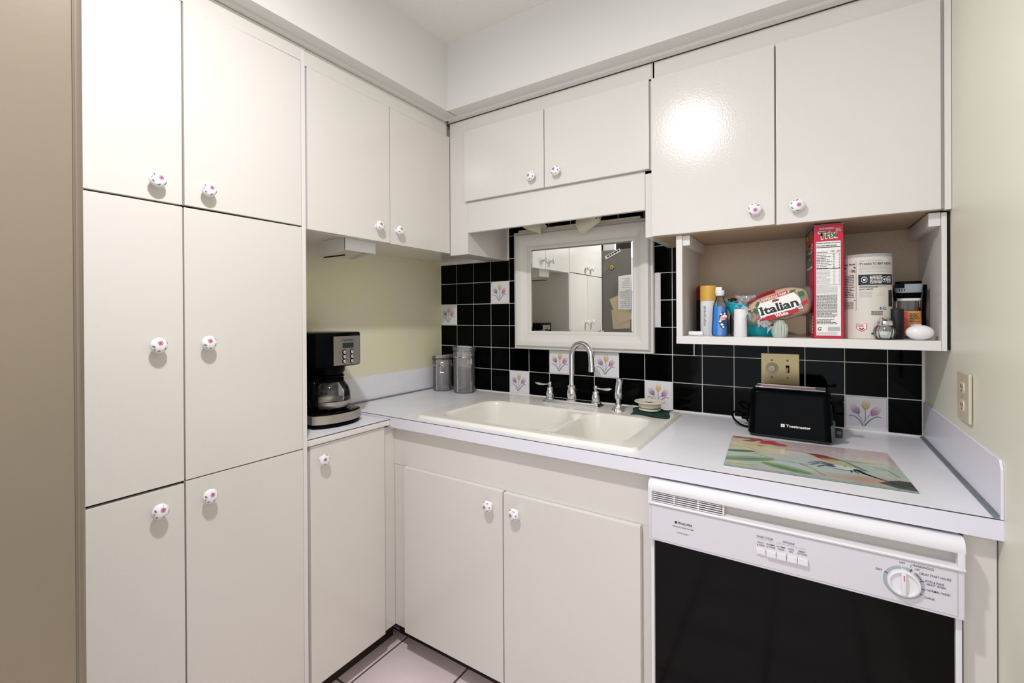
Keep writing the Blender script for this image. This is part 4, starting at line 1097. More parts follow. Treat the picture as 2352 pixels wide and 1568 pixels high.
# handle: rounded top rail over a recessed pocket
rail = [(-0.672, 0.868), (-0.688, 0.869), (-0.698, 0.8665), (-0.7035, 0.861), (-0.7055, 0.854), (-0.7060, 0.846), (-0.7045, 0.8425), (-0.700, 0.8415), (-0.690, 0.8425), (-0.672, 0.846)]
mb = MB(); mb.poly(rail, x1 - x0, o=(x0, 0, 0), xd=Y, yd=Z)
mb.poly([(-0.672, 0.8075), (-0.7035, 0.8075), (-0.7060, 0.8115), (-0.7040, 0.8150), (-0.692, 0.8165), (-0.672, 0.8165)], x1 - x0, o=(x0, 0, 0), xd=Y, yd=Z)
mb.box((x0, -0.7055, 0.812), (x0 + 0.009, -0.672, 0.847), 0.001); mb.box((x1 - 0.011, -0.7055, 0.812), (x1, -0.672, 0.847), 0.002)
mb.build('handle', 'appliance_white', t, world=True, angle=45)
MB().box((x0 + 0.008, -0.680, 0.8160), (x1 - 0.010, -0.672, 0.8430)).build('handle_pocket', 'pocket_grey', t, world=True, smooth=False)
MB().box((1.545, -0.6835, 0.8370), (1.648, -0.680, 0.8422), 0.0008).build('latch', 'steel', t, world=True)
mb = MB()
mb.poly([(-0.680, 0.8165), (-0.700, 0.8165), (-0.700, 0.8425), (-0.680, 0.8425)], 0.0035, o=(1.4805, 0, 0), xd=Y, yd=Z)
mb.build('pocket_end', 'appliance_white', t, world=True)
MB().box((1.3155, -0.6885, 0.8165), (1.4805, -0.6865, 0.8425)).build('vent_back', 'void_black', t, world=True)
for k in range(5):
    MB().box((1.3150, -0.7030, 0.8172 + k * 0.0052), (1.4800, -0.6960, 0.8190 + k * 0.0052), 0.0006, 1).build('vent_slat', 'appliance_white', t, world=True)
for x_ in (1.370, 1.4265): MB().box((x_ - 0.0012, -0.7015, 0.8165), (x_ + 0.0012, -0.6890, 0.8425)).build('vent_divider', 'appliance_white', t, world=True)
# console print (origin: console front; helper turns measured x, z into print)
def ctext(mb, s_, x_, z_, h_, w_=None, al='LEFT', off=0.006): mb.text(s_, (x_, YF, z_), X, Z, h_, width=w_, align=al, off=off, ext=0.0004)
mb = MB()
ctext(mb, 'FRIGIDAIRE', 1.3790, 0.7715, 0.0078, 0.0335, off=0.015); mb.quad((1.3715, YF, 0.7715), X, Z, 0, 0, 0.0058, 0.0058, ext=0.0004)
ctext(mb, 'PRECISION WASH SYSTEM', 1.3660, 0.7625, 0.0046, 0.0490)
ctext(mb, 'ULTRA QUIET I', 1.3765, 0.7480, 0.0046, 0.0290)
ctext(mb, 'WASH CYCLES', 1.5520, 0.7845, 0.0068, 0.0330); ctext(mb, 'OPTIONS', 1.6035, 0.7845, 0.0068, 0.0220)
for s_, x_, z_, w_ in (('POTS', 1.5605, 0.7712, 0.0115), ('& PANS', 1.5605, 0.7656, 0.0150), ('NORMAL', 1.5805, 0.7716, 0.0175), ('& OTHER', 1.5805, 0.7660, 0.0175), ('HI-TEMP', 1.6000, 0.7718, 0.0165), ('WASH', 1.6000, 0.7662, 0.0120),
                       ('COOL', 1.6195, 0.7722, 0.0110), ('DRY', 1.6195, 0.7666, 0.0080), ('RESET', 1.6395, 0.7724, 0.0130), ('OPTIONS', 1.6395, 0.7668, 0.0185)):
    ctext(mb, s_, x_, z_, 0.0056, w_, 'CENTER')
mb.quad((0, YF, 0), X, Z, 1.552, 0.7812, 1.5865, 0.7815); mb.quad((0, YF, 0), X, Z, 1.592, 0.7812, 1.646, 0.7815)
DX, DZ = 1.8085, 0.7610
for s_, x_, z_, w_, al in (('OFF', DX - 0.002, DZ + 0.0370, 0.0085, 'CENTER'), ('RINSE/HOLD', DX + 0.0150, DZ + 0.0365, 0.0300, 'LEFT'), ('OFF', DX + 0.0170, DZ + 0.0300, 0.0070, 'LEFT'),
                           ('DELAY START HOURS', DX + 0.0240, DZ + 0.0235, 0.0450, 'LEFT'), ('POTS & PANS', DX + 0.0320, DZ + 0.0110, 0.0270, 'LEFT'), ('HEAVY WASH', DX + 0.0340, DZ + 0.0055, 0.0270, 'LEFT'),
                           ('NORMAL WASH', DX + 0.0345, DZ - 0.0060, 0.0330, 'LEFT'), ('CHINA', DX + 0.0310, DZ - 0.0215, 0.0150, 'LEFT'), ('DRY', DX - 0.0330, DZ + 0.0130, 0.0100, 'RIGHT')):
    ctext(mb, s_, x_, z_, 0.0062 if s_ != 'OFF' else 0.0050, w_, al)
mb.build('lettering', 'print_dark', con, world=True, smooth=False)
mb = MB()
for a, b in (((x0 + 0.006, 0.7200), (x1 - 0.010, 0.7205)), ((x0 + 0.006, 0.7200), (x0 + 0.0065, 0.8065)), ((x1 - 0.0105, 0.7200), (x1 - 0.010, 0.8065)), ((x0 + 0.006, 0.8058), (x1 - 0.010, 0.8063))):
    mb.quad((0, YF, 0), X, Z, a[0], a[1], b[0], b[1], ext=0.0004)
mb.build('border_line', 'print_grey', con, world=True, smooth=False)
for k in range(5):
    xa = 1.5515 + k * 0.0200
    MB().box((xa, -0.7085 if k else -0.7055, 0.7475), (xa + 0.0188, YF, 0.7610), 0.0010, 2).build('button', 'appliance_white', con, world=True)
# dial ring with breaks and marks
mb = MB()
def ring_arc(a0, a1, r0, r1, n=24, yoff=0.0005):
    for i in range(n):
        p, q_ = math.radians(a0 + (a1 - a0) * i / n), math.radians(a0 + (a1 - a0) * (i + 1) / n)
        mb.pquad((DX, YF, DZ), X, Z, [(r0 * math.cos(p), r0 * math.sin(p)), (r1 * math.cos(p), r1 * math.sin(p)), (r1 * math.cos(q_), r1 * math.sin(q_)), (r0 * math.cos(q_), r0 * math.sin(q_))], ext=yoff)
ring_arc(97, 410, 0.0265, 0.0318, 70); ring_arc(62, 84, 0.0265, 0.0318, 8)
mb.build('dial_scale', 'dial_grey', con, world=True, smooth=False)
mb = MB()
for a in (155, 68, 21, -9, -31):
    p = math.radians(a); d_ = (math.cos(p), math.sin(p)); n_ = (-d_[1] * 0.0007, d_[0] * 0.0007)
    mb.pquad((DX, YF, DZ), X, Z, [(d_[0] * 0.0262 - n_[0], d_[1] * 0.0262 - n_[1]), (d_[0] * 0.0325 - n_[0], d_[1] * 0.0325 - n_[1]), (d_[0] * 0.0325 + n_[0], d_[1] * 0.0325 + n_[1]), (d_[0] * 0.0262 + n_[0], d_[1] * 0.0262 + n_[1])], ext=0.0008)
for k, ch in enumerate('2468'):
    a = math.radians(46 - k * 6); mb.text(ch, (DX + 0.029 * math.cos(a), YF, DZ + 0.029 * math.sin(a) - 0.0015), X, Z, 0.0045, align='CENTER', ext=0.0008)
mb.text('O', (DX, YF, DZ + 0.0272), X, Z, 0.0055, align='CENTER', ext=0.0008); mb.text('O', (DX + 0.0180, YF, DZ + 0.0205), X, Z, 0.0055, align='CENTER', ext=0.0008)
mb.tube([(DX + 0.0105, YF - 0.0004, DZ + 0.0330), (DX + 0.0115, YF - 0.0004, DZ + 0.0385), (DX + 0.0140, YF - 0.0004, DZ + 0.0395)], 0.0003, 4)
mb.build('dial_marks', 'print_dark', con, world=True, smooth=False)
mb = MB(); mb.lathe([(0.0260, 0.0), (0.0260, 0.004), (0.0252, 0.0085), (0.0225, 0.0095), (0.0208, 0.0085), (0.0195, 0.0050), (0.0, 0.0040)], (DX, YF, DZ), axis='-y', seg=48)
dk = mb.build('dial_knob', 'appliance_white', t, world=True)
mb = MB(); mb.box((DX - 0.0048, YF - 0.0135, DZ - 0.0215), (DX + 0.0032, YF - 0.003, DZ + 0.0215), 0.0022, 3); mb.build('grip', 'appliance_white', dk, world=True)
mb = MB(); mb.box((DX - 0.0014, YF - 0.0139, DZ + 0.008), (DX - 0.0002, YF - 0.0134, DZ + 0.0195)); mb.build('pointer', 'print_red', dk, world=True)

# ================================================================== FRIDGE
t = thing('refrigerator', 'stainless steel refrigerator cut off by the left edge beside the pantry', 'refrigerator', (0.40, -2.15, 0))
MB().box((0.03, -2.60, 0.03), (0.728, -1.702, 1.800), 0.006).build('body', 'fridge_side', t, world=True)
MB().box((0.728, -2.60, 0.05), (0.738, -1.706, 1.798)).build('gasket', 'void_black', t, world=True)
fd = MB().box((0.738, -2.60, 0.06), (0.795, -1.7000, 1.812), 0.010, 5).build('door', 'fridge_steel', t, world=True)
MB().box((0.7952, -1.7135, 0.075), (0.7962, -1.7105, 1.798), 0.0004).build('trim_line', 'fridge_edge', fd, world=True)
MB().tube([(0.812, -2.52, 0.75), (0.835, -2.52, 0.80), (0.835, -2.52, 1.45), (0.812, -2.52, 1.50)], 0.010, 12).build('handle', 'steel', fd, world=True)
# magnets and papers on the side of the fridge, seen in the mirror
YS = -1.7018
def on_side(name, label, cat, pts, m, dy=0.0012, grp=None):
    o = MB().poly([(-p[0], p[1]) for p in pts], 0.0008, o=(0, YS + dy, 0), xd=(-1, 0, 0), yd=Z).build(name, m, smooth=False)
    return props(o, label, cat, grp)
env = on_side('paper_sheet', 'beige tilted paper sheet on the fridge side seen in the mirror', 'paper', [(0.391, 1.407), (0.470, 1.440), (0.585, 1.255), (0.463, 1.211)], 'paper_beige', 0.0030)
on_side('envelope', 'tan envelope low on the fridge side seen in the mirror', 'envelope', [(0.405, 1.324), (0.56, 1.315), (0.554, 1.177), (0.420, 1.170)], 'paper_beige', 0.0014)
tt = thing('receipt', 'long white printed receipt on the fridge side seen in the mirror', 'receipt', (0.51, YS, 1.32))
MB().poly([(-0.464, 1.587), (-0.563, 1.591), (-0.562, 1.323), (-0.461, 1.326)], 0.0008, o=(0, YS + 0.0048, 0), xd=(-1, 0, 0), yd=Z).build('sheet', 'paper_white', tt, world=True, smooth=False)
mb = MB(); mb.lines((0.558, YS + 0.0058, 1.335), (-1, 0, 0), Z, 0.088, 0.235, 16, seed=5); mb.build('print', 'print_soft', tt, world=True, smooth=False)
tt = thing('paper_slip', 'small white slip clipped over the receipt seen in the mirror', 'paper', (0.51, YS, 1.49))
MB().poly([(-0.466, 1.588), (-0.566, 1.596), (-0.562, 1.480), (-0.476, 1.470)], 0.0008, o=(0, YS + 0.0070, 0), xd=(-1, 0, 0), yd=Z).build('sheet', 'print_white', tt, world=True, smooth=False)
mb = MB(); mb.lines((0.555, YS + 0.0080, 1.490), (-1, 0, 0), Z, 0.07, 0.085, 6, seed=8); mb.build('print', 'print_soft', tt, world=True, smooth=False)
tt = thing('strip_magnet', 'white strip magnet with dark writing on the fridge side seen in the mirror', 'magnet', (0.42, YS + 0.0012, 1.767), rot=(0, -0.43, 0))
MB().box((-0.066, 0, -0.013), (0.066, 0.002, 0.013), 0.001).build('strip', 'paper_white', tt)
mb = MB(); mb.lines((0.060, 0.0024, -0.009), (-1, 0, 0), Z, 0.12, 0.018, 1, thick=0.7, seed=4); mb.build('print', 'print_dark', tt, smooth=False)
tt = thing('flower_magnet', 'round flower magnet in green and orange on the fridge side seen in the mirror', 'magnet', (0.411, YS + 0.001, 1.662))
mb = MB(); mb.lathe([(0, 0.004), (0.020, 0.003), (0.024, 0.0)], axis='y', seg=20); mb.build('leaves', 'print_green', tt)
mb = MB()
for k in range(5): mb.sphere((0.011 * math.cos(k * 1.257), 0.005, 0.011 * math.sin(k * 1.257)), (0.007, 0.003, 0.007), 10, 6)
mb.build('petals', 'spice_orange', tt)
# things lying on the fridge top (seen at the mirror top)
props(MB().box((0.30, -2.10, 1.8005), (0.62, -1.76, 1.905), 0.004).build('storage_box', 'black_matte'), 'black storage box on top of the fridge seen in the mirror', 'box')
props(MB().box((0.335, -1.755, 1.8005), (0.430, -1.715, 1.885), 0.002).build('note_pad', 'paper_white'), 'white upright note pad on top of the fridge seen in the mirror', 'note pad')

# ================================================================== SHELF GROCERIES
SZ = 1.2278
def label_cyl(r, a0, a1, z0, z1, n=20, h=1):
    def f(u, v):
        a = math.radians(a0 + (a1 - a0) * u); return (r * math.cos(a), r * math.sin(a), z0 + (z1 - z0) * v)
    return f
def bend(me, r, cen=-90.0):
    """wrap a flat print (x along the width, z up) round a cylinder of radius r about z; cen is the angle of x = 0"""
    for v in me.vertices:
        a = math.radians(cen) + v.co.x / r; rad = r - v.co.y
        v.co.x, v.co.y = rad * math.cos(a), rad * math.sin(a)
    return me
def bent(mb, name, m, parent, r, cen=-90.0):
    me = mb.mesh(name, False); me.materials.append(M[m]); return link(name, bend(me, r, cen), parent)

# lip balm
t = thing('lip_balm', 'tiny white lip balm tube lying at the left end of the shelf', 'lip balm', (1.327, -0.285, SZ + 0.0078), rot=(0, PI / 2, -0.20))
MB().lathe([(0, 0), (0.0072, 0), (0.0076, 0.001), (0.0076, 0.026), (0.0070, 0.027)], seg=20).build('tube', 'white_plastic', t)
MB().lathe([(0.0070, 0.027), (0.0078, 0.0275), (0.0078, 0.044), (0.006, 0.0455), (0, 0.0456)], seg=20).build('cap', 'egg_white', t)
# red and black can behind
t = thing('aerosol_can', 'dark aerosol can with red cap behind the yellow-capped can', 'can', (1.345, -0.110, SZ))
MB().lathe([(0, 0), (0.027, 0), (0.028, 0.002), (0.028, 0.120), (0.026, 0.123)], seg=28).build('can', 'black_matte', t)
MB().lathe([(0.0275, 0.123), (0.0275, 0.165), (0.024, 0.172), (0, 0.172)], seg=28).build('cap', 'red_plastic', t)
# yellow cap can
t = thing('aerosol_can', 'white aerosol can with mustard yellow cap at the left of the shelf', 'can', (1.374, -0.205, SZ))
MB().lathe([(0, 0), (0.0255, 0), (0.0265, 0.002), (0.0265, 0.114), (0.0255, 0.117)], seg=36).build('can', 'paper_white', t)
MB().lathe([(0.0272, 0.117), (0.0272, 0.164), (0.0262, 0.1675), (0, 0.1680)], seg=36).build('cap', 'yellow_cap', t)
mb = MB(); mb.lines((0.004, 0, 0.012), X, Z, 0.016, 0.092, 26, seed=11); mb.lines((0.004, 0, 0.106), X, Z, 0.016, 0.004, 1, seed=12); bent(mb, 'print', 'print_soft', t, 0.0268, -62)
mb = MB()
mb.lines((-0.026, 0, 0.030), X, Z, 0.009, 0.070, 16, seed=14, thick=0.6)
bent(mb, 'lettering', 'print_grey', t, 0.0268, -62)
# dish soap bottle
t = thing('dish_soap_bottle', 'clear dish soap bottle of blue liquid with white flip cap', 'bottle', (1.417, -0.268, SZ))
def soap(u, v, inset=0.0, top=1.0):
    zs = [0, 0.004, 0.02, 0.04, 0.055, 0.075, 0.095, 0.105, 0.115, 0.125, 0.132]; hw = [0.020, 0.0245, 0.0250, 0.0235, 0.0225, 0.0215, 0.0205, 0.0185, 0.0145, 0.0110, 0.0100]
    z = v * 0.132 * top; a = 2 * PI * u; w_ = np.interp(z, zs, hw) - inset; d_ = min(w_, 0.0165 - inset if z < 0.11 else w_)
    c_, s_ = math.cos(a), math.sin(a); e_ = 0.75
    return (w_ * math.copysign(abs(c_) ** e_, c_), d_ * math.copysign(abs(s_) ** e_, s_), z + inset)
mb = MB(); mb.grid(32, 30, lambda u, v: soap(u, v)); mb.build('shell', 'clear_glass', t)
mb = MB(); mb.grid(32, 20, lambda u, v: soap(u, v, 0.0012, 0.72)); mb.poly([soap(i / 32, 1.0, 0.0012, 0.72)[:2] for i in range(32)], 0.0005, o=(0, 0, 0.0962)); mb.poly([soap(i / 32, 0.0, 0.0012)[:2] for i in range(32)], 0.0005, o=(0, 0, 0.0012)); mb.build('liquid', 'blue_soap', t)
mb = MB(); mb.cyl((0, 0, 0.131), 0.0125, 0.005, seg=24); mb.cyl((0, 0, 0.136), 0.0140, 0.012, seg=24, bev=0.001); mb.box((-0.012, -0.008, 0.147), (0.007, 0.008, 0.159), 0.002); mb.build('flip_cap', 'white_plastic', t)
lab = MB(); lab.poly([(0.0120 * math.cos(a_), 0.052 + 0.027 * math.sin(a_)) for a_ in [2 * PI * i / 24 for i in range(24)]], 0.0004, o=(0.011, -0.0168, 0), xd=X, yd=Z)
lo = lab.build('label', 'print_navy', t)
mb = MB(); mb.poly([(0.0105 * math.cos(a_) , 0.060 + 0.008 * math.sin(a_) + 0.004 * math.cos(a_)) for a_ in [2 * PI * i / 20 for i in range(20)]], 0.0003, o=(0.012, -0.0172, 0), xd=X, yd=Z); mb.build('badge', 'print_white', lo)
mb = MB(); mb.text('Gain', (0.0125, -0.0176, 0.0555), (1, 0, 0.25), (-0.1, 0, 1), 0.012, width=0.018, align='CENTER', off=0.03, shear=0.2); mb.build('lettering', 'spice_red', lo, smooth=False)
mb = MB()
for x_, z_, r_ in ((0.006, 0.071, 0.003), (0.016, 0.073, 0.0025), (0.003, 0.048, 0.0035), (0.008, 0.038, 0.0040), (0.012, 0.030, 0.003)): mb.lathe([(0, 0), (r_, 0), (r_, 0.0003), (0, 0.0003)], (x_, -0.0173, z_), axis='-y', seg=12)
mb.build('blossoms', 'print_white', lo)
# dark small pack behind soap bottle
t = thing('spice_packet', 'small dark packet with an orange line wedged behind the blue soap bottle', 'packet', (1.451, -0.215, SZ))
MB().box((-0.010, -0.014, 0.0), (0.010, 0.014, 0.070), 0.004, 2).build('packet', 'black_matte', t)
MB().tube([(-0.006, -0.0145, 0.004), (0.004, -0.0148, 0.012), (0.006, -0.0148, 0.040), (-0.002, -0.0145, 0.064)], 0.0012, 6).build('line_print', 'spice_orange', t)
# white cylinder
t = thing('white_shaker', 'plain white plastic cylinder in front of the turquoise bowl', 'shaker', (1.478, -0.290, SZ))
MB().lathe([(0, 0), (0.0185, 0), (0.0190, 0.001), (0.0172, 0.0855), (0.0160, 0.0865), (0, 0.0868)], seg=40).build('body', 'white_plastic', t)
# turquoise bowl
t = thing('plastic_bowl', 'turquoise slanted plastic bowl holding bags behind the white cylinder', 'bowl', (1.525, -0.185, SZ))
def bowl_pt(u, v, ins=0.0):
    a = 2 * PI * u; zt = 0.110 - 0.022 * (math.cos(a) * 0.5 + 0.5) + 0.004 * math.cos(2 * a)
    rx = 0.046 + 0.050 * v ** 0.8 - ins; ry = 0.040 + 0.028 * v ** 0.8 - ins
    off = -0.030 * v * 0.6
    return (off + 0.004 + rx * math.cos(a), ry * math.sin(a) * 0.95, max(ins, 0.002) + (zt - 0.002) * v if v > 0 else max(ins, 0.001))
mb = MB(); mb.grid(48, 16, lambda u, v: bowl_pt(u, v)); mb.grid(48, 16, lambda u, v: bowl_pt(1 - u, v, 0.003)); mb.tube([bowl_pt(i / 48, 1.0, 0.0015) for i in range(49)], 0.0030, 8, cap=False)
mb.poly([bowl_pt(i / 48, 0.0)[:2] for i in range(48)], 0.002, o=(0, 0, 0.0005)); mb.build('bowl', 'turquoise', t)
# clear bag with brown stuff in the bowl
def crumple(name, label, cat, loc, rad, m, seed, amp=0.25, seg=28, rings=18, rot=0.0):
    r = random.Random(seed); ph = [(r.uniform(2, 6), r.uniform(0, 6), r.uniform(2, 7), r.uniform(0, 6)) for _ in range(6)]
    tb = bmesh.new(); bmesh.ops.create_uvsphere(tb, u_segments=seg, v_segments=rings, radius=1.0)
    for v in tb.verts:
        p = v.co; a = math.atan2(p.y, p.x); k = 1 + amp * sum(abs(math.sin(f * a + g + p.z * 3)) * abs(math.sin(h_ * p.z + i_)) for f, g, h_, i_ in ph) / 2.2 - amp
        v.co = Vector((p.x * rad[0] * k, p.y * rad[1] * k, p.z * rad[2] * k))
    mb = MB(); mb._add(tb, Matrix.Rotation(rot, 4, 'Y'))
    o = mb.build(name, m); o.location = loc
    return props(o, label, cat)
crumple('clear_bag', 'crumpled clear plastic bag sticking out of the turquoise bowl', 'plastic bag', (1.486, -0.185, SZ + 0.105), (0.040, 0.035, 0.028), 'clear_bag', 3, 0.5)
crumple('snack_bag', 'small dark brown wrapper at the left rim of the turquoise bowl', 'wrapper', (1.452, -0.165, SZ + 0.112), (0.022, 0.016, 0.010), 'coffee_dark', 9, 0.4, rot=0.35)
# ribbed glass shaker under the bread
t = thing('ribbed_glass_shaker', 'ribbed greenish glass shaker under the bread bag', 'shaker', (1.583, -0.285, SZ))
MB().lathe([(0, 0), (0.017, 0), (0.0185, 0.003), (0.0215, 0.014), (0.0218, 0.026), (0.0195, 0.038), (0.015, 0.046), (0.014, 0.052), (0, 0.052)], seg=96, rib=(16, -0.14, lambda z: 0.004 < z < 0.044)).build('glass_body', 'ribbed_glass', t)

# bread
BT = -0.30
t = thing('bread_loaf', 'bagged loaf of white Italian bread leaning on the bowl and cereal box', 'bread', (1.580, -0.250, SZ + 0.093), rot=(0.0, BT, -0.10))
t.scale = (1.17, 1.05, 1.20)
def loaf(u, v, g=1.0, seed=0):
    th, ph = 2 * PI * u, PI * (v - 0.5)
    ce = lambda a, e_: math.copysign(abs(math.cos(a)) ** e_, math.cos(a)); se = lambda a, e_: math.copysign(abs(math.sin(a)) ** e_, math.sin(a))
    x = 0.071 * ce(ph, 0.45) * ce(th, 0.5); y = 0.050 * ce(ph, 0.45) * se(th, 0.5); z = 0.036 * se(ph, 0.65)
    if z > 0: z *= 1.10 + 0.06 * math.sin(x * 60 + 1)
    n_ = 0.0012 * math.sin(60 * x + 3) * math.sin(50 * y + 1)
    return (x * g + (seed and 0.0018 * math.sin(90 * z + 70 * x + seed)), y * g + n_, z * g + (seed and 0.002 * math.sin(80 * x + 30 * y)))
mb = MB(); mb.grid(56, 30, lambda u, v: loaf(u, v)); bmesh.ops.remove_doubles(mb.bm, verts=mb.bm.verts[:], dist=0.0003); bmesh.ops.recalc_face_normals(mb.bm, faces=mb.bm.faces[:]); mb.build('loaf', 'bread_crust', t, angle=70)
# bag film: loose skin, gathered ends
def film(u, v):
    x, y, z = loaf(u, v, 1.05, 2)
    if x < -0.055: k = (-0.055 - x); x -= 0.5 * k + 0.010 * abs(math.sin(7 * u * PI)) * (k / 0.02); z -= 0.010 * k / 0.02
    if x > 0.060: x += 0.010 * abs(math.sin(5 * u * PI + 1)) * (x - 0.060) / 0.015; z += 0.006 * (x - 0.060) / 0.015
    return (x, y, z)
mb = MB(); mb.grid(72, 36, film); bmesh.ops.remove_doubles(mb.bm, verts=mb.bm.verts[:], dist=0.0003); bmesh.ops.recalc_face_normals(mb.bm, faces=mb.bm.faces[:])
mb.build('bag_film', 'bag_film', t, angle=50)
mb = MB(); mb.tube([(-0.060, 0.0, 0.016), (-0.072, 0.004, 0.022), (-0.082, 0.006, 0.020), (-0.092, 0.010, 0.034)], [0.020, 0.012, 0.005, 0.014], 14, cap=False); mb.build('bag_neck', 'clear_bag', t)
mb = MB()
def skirt(u, v):
    bx, bz = -0.070 + 0.052 * u, 0.026 - 0.068 * u
    k = 0.004 * math.sin(u * 23) + 0.003 * math.sin(u * 41 + 1)
    return (bx - 0.016 * v + k * v * 0.6, -0.050 + 0.016 * math.sin(v * 2.2) * math.sin(u * 17) - 0.006 * v, bz - 0.012 * v + k * v)
mb.grid(60, 12, skirt); mb.build('bag_end', 'clear_bag', t)
LY = -0.0545

def lab_pts(pts): return [(a, b) for a, b in pts]
mb = MB(); mb.pquad((0, LY, 0), X, Z, [(-0.040, -0.020), (0.045, -0.020), (0.0455, 0.004), (0.039, 0.018), (-0.030, 0.018), (-0.040, 0.006)]); lb = mb.build('label', 'print_white', t, smooth=False); lb.scale = (1.12, 1.0, 1.12); lb.location = (0.004, -0.0004, 0.0015)
mb = MB(); mb.pquad((0, LY, 0), X, Z, [(-0.050, -0.004), (-0.0405, -0.004), (-0.0405, 0.007), (-0.050, 0.007)]); mb.pquad((0, LY, 0), X, Z, [(-0.040, 0.008), (-0.031, 0.018), (-0.036, 0.020), (-0.043, 0.013)]); mb.pquad((0, LY, 0), X, Z, [(0.0455, 0.005), (0.057, 0.005), (0.057, 0.016), (0.0455, 0.016)]); mb.pquad((0, LY, 0), X, Z, [(0.030, 0.019), (0.041, 0.0185), (0.044, 0.023), (0.032, 0.024)])
mb.build('green_print', 'print_green', lb, smooth=False)
mb = MB(); mb.pquad((0, LY, 0), X, Z, [(-0.050, -0.024), (-0.030, -0.024), (-0.030, -0.018), (-0.050, -0.016)]); mb.pquad((0, LY, 0), X, Z, [(0.040, -0.017), (0.058, -0.012), (0.058, -0.004), (0.040, -0.010)])
mb.pquad((0, LY - 0.0004, 0), X, Z, [(-0.030, -0.026), (0.034, -0.026), (0.036, -0.022), (0.036, -0.017), (-0.030, -0.0165), (-0.032, -0.022)])
mb.pquad((0, LY - 0.0004, 0), X, Z, [(-0.031, 0.0150), (0.028, 0.0180), (0.028, 0.0262), (-0.031, 0.0228), (-0.027, 0.0190)])
mb.build('red_print', 'print_red', lb, smooth=False)
mb = MB(); mb.text('PEPPERIDGE FARM', (-0.001, LY - 0.0006, 0.0175), (1, 0, 0.05), Z, 0.0085, width=0.052, align='CENTER', off=0.015); mb.text('White', (0.002, LY - 0.0006, -0.0245), X, Z, 0.0105, width=0.026, align='CENTER', off=0.03)
mb.build('white_lettering', 'print_white', lb, smooth=False)
mb = MB(); tx0, tz0 = -0.0360, -0.0120
mb.text('Italian', (tx0, LY - 0.0004, tz0), X, Z, 0.0250, width=0.0760, off=0.030)
for a, b in ((-0.0385, -0.0300),): mb.quad((0, LY - 0.0004, 0), X, Z, a, tz0 - 0.0002, b, tz0 + 0.0022); mb.quad((0, LY - 0.0004, 0), X, Z, a, tz0 + 0.0155, b, tz0 + 0.0180)
for a in (0.0035, 0.0095): mb.quad((0, LY - 0.0004, 0), X, Z, a - 0.003, tz0 - 0.0002, a + 0.003, tz0 + 0.0016)
mb.text('BREAD', (0.0440, LY - 0.0004, -0.0178), X, Z, 0.0045, width=0.0130, align='RIGHT', off=0.01)
mb.lines((-0.026, LY - 0.0004, -0.0295), X, Z, 0.056, 0.0026, 1, thick=0.8, seed=6)
mb.build('dark_lettering', 'print_dark', lb, smooth=False)
mb = MB(); mb.pquad((0, LY - 0.0005, 0), X, Z, [(-0.008, 0.0095), (0.006, 0.0095), (0.0075, 0.0130), (0.003, 0.0150), (-0.006, 0.0145)]); mb.build('mill_emblem', 'print_brown', lb, smooth=False)
# red and white print on the top of the bag
mb = MB(); mb.grid(14, 2, lambda u, v: (-0.058 + 0.066 * u, -0.0480 + 0.010 * v, 0.0250 + 0.0060 * v + 0.012 * math.sin(u * 1.8))); mb.build('top_stripe', 'print_red', t)
mb = MB()
for k in range(4): mb.tube([(-0.0590 - k * 0.004, -0.044 + k * 0.004, 0.030 - k * 0.004), (-0.0640 - k * 0.003, -0.040 + k * 0.004, 0.010 - k * 0.005)], 0.0016, 6)
mb.build('end_stripes', 'print_dark', t)

# cereal box
t = thing('cereal_box', 'tall red cereal box with green logo standing in the middle of the shelf', 'cereal box', (1.668, -0.292, SZ), rotz=0.10)
BW, BD, BH = 0.0700, 0.188, 0.327
MB().box((0, 0, 0), (BW, BD, BH), 0.0015, 2).build('box', 'cereal_red', t)
mb = MB(); mb.box((-0.001, 0.002, BH - 0.001), (BW + 0.002, BD, BH + 0.0012), 0.0004); mb.build('top_flap', 'print_soft', t)
c = Canvas(70, 110, '#c8173f', 0.575)
c.mix(np.clip((0.34 - (c.U)) * 0 + (c.U > 2), 0, 1), '#000000')
c.mix(np.clip(((0.575 - c.U) < 0) * 1.0, 0, 1), '#000000')
# u runs from the back edge (0) to the front edge (1)
c.mix(np.clip((0.34 - c.U) * 8, 0, 1) * np.clip((0.86 - c.V) * 12, 0, 1), '#41305e', 0.9)
c.mix(np.clip((c.V - 0.885 - 0.05 * (c.U / 0.575)) * 60, 0, 1), '#123a6c', 1.0)
c.mix(c.ell(0.34, 0.16, 0.13, 0.17, 0, 0.04), '#2c2a22', 0.9); c.mix(c.ell(0.38, 0.10, 0.11, 0.07, 0, 0.03), '#c9a25a', 0.8); c.mix(c.ell(0.36, 0.20, 0.05, 0.03, 20, 0.02), '#6f8a4c', 0.8); c.mix(c.ell(0.30, 0.26, 0.04, 0.03, 0, 0.02), '#151515', 0.9)
c.mix(np.clip((0.03 - c.V) * 80, 0, 1), '#c8173f', 1)
def cbpf(u, v): return np.stack([np.full_like(u, -0.0006), BD - 0.001 - u * (BD - 0.002), 0.001 + v * (BH - 0.002)], -1)
me = c.mesh('front_print', cbpf); me.materials.append(M['painted_print']); fp = link('front_print', me, t)
ND = (0, -1, 0)
mb = MB(); mb.text('Trix', (-0.0008, 0.150, 0.212), ND, Z, 0.085, width=0.130, off=0.075, ext=0.0004)
mb.quad((-0.0008, 0.060, 0.250), ND, Z, 0.0, 0, 0.040, 0.002); 
for k in range(3): mb.quad((-0.0008, 0.040, 0.262 + k * 0.006), ND, Z, 0.0, 0, 0.030, 0.0028)
for k in range(6): mb.quad((-0.0008, 0.026, 0.014 + k * 0.009), ND, Z, 0.0, 0, 0.018, 0.005)
mb.build('logo_outline', 'print_white', fp, smooth=False)
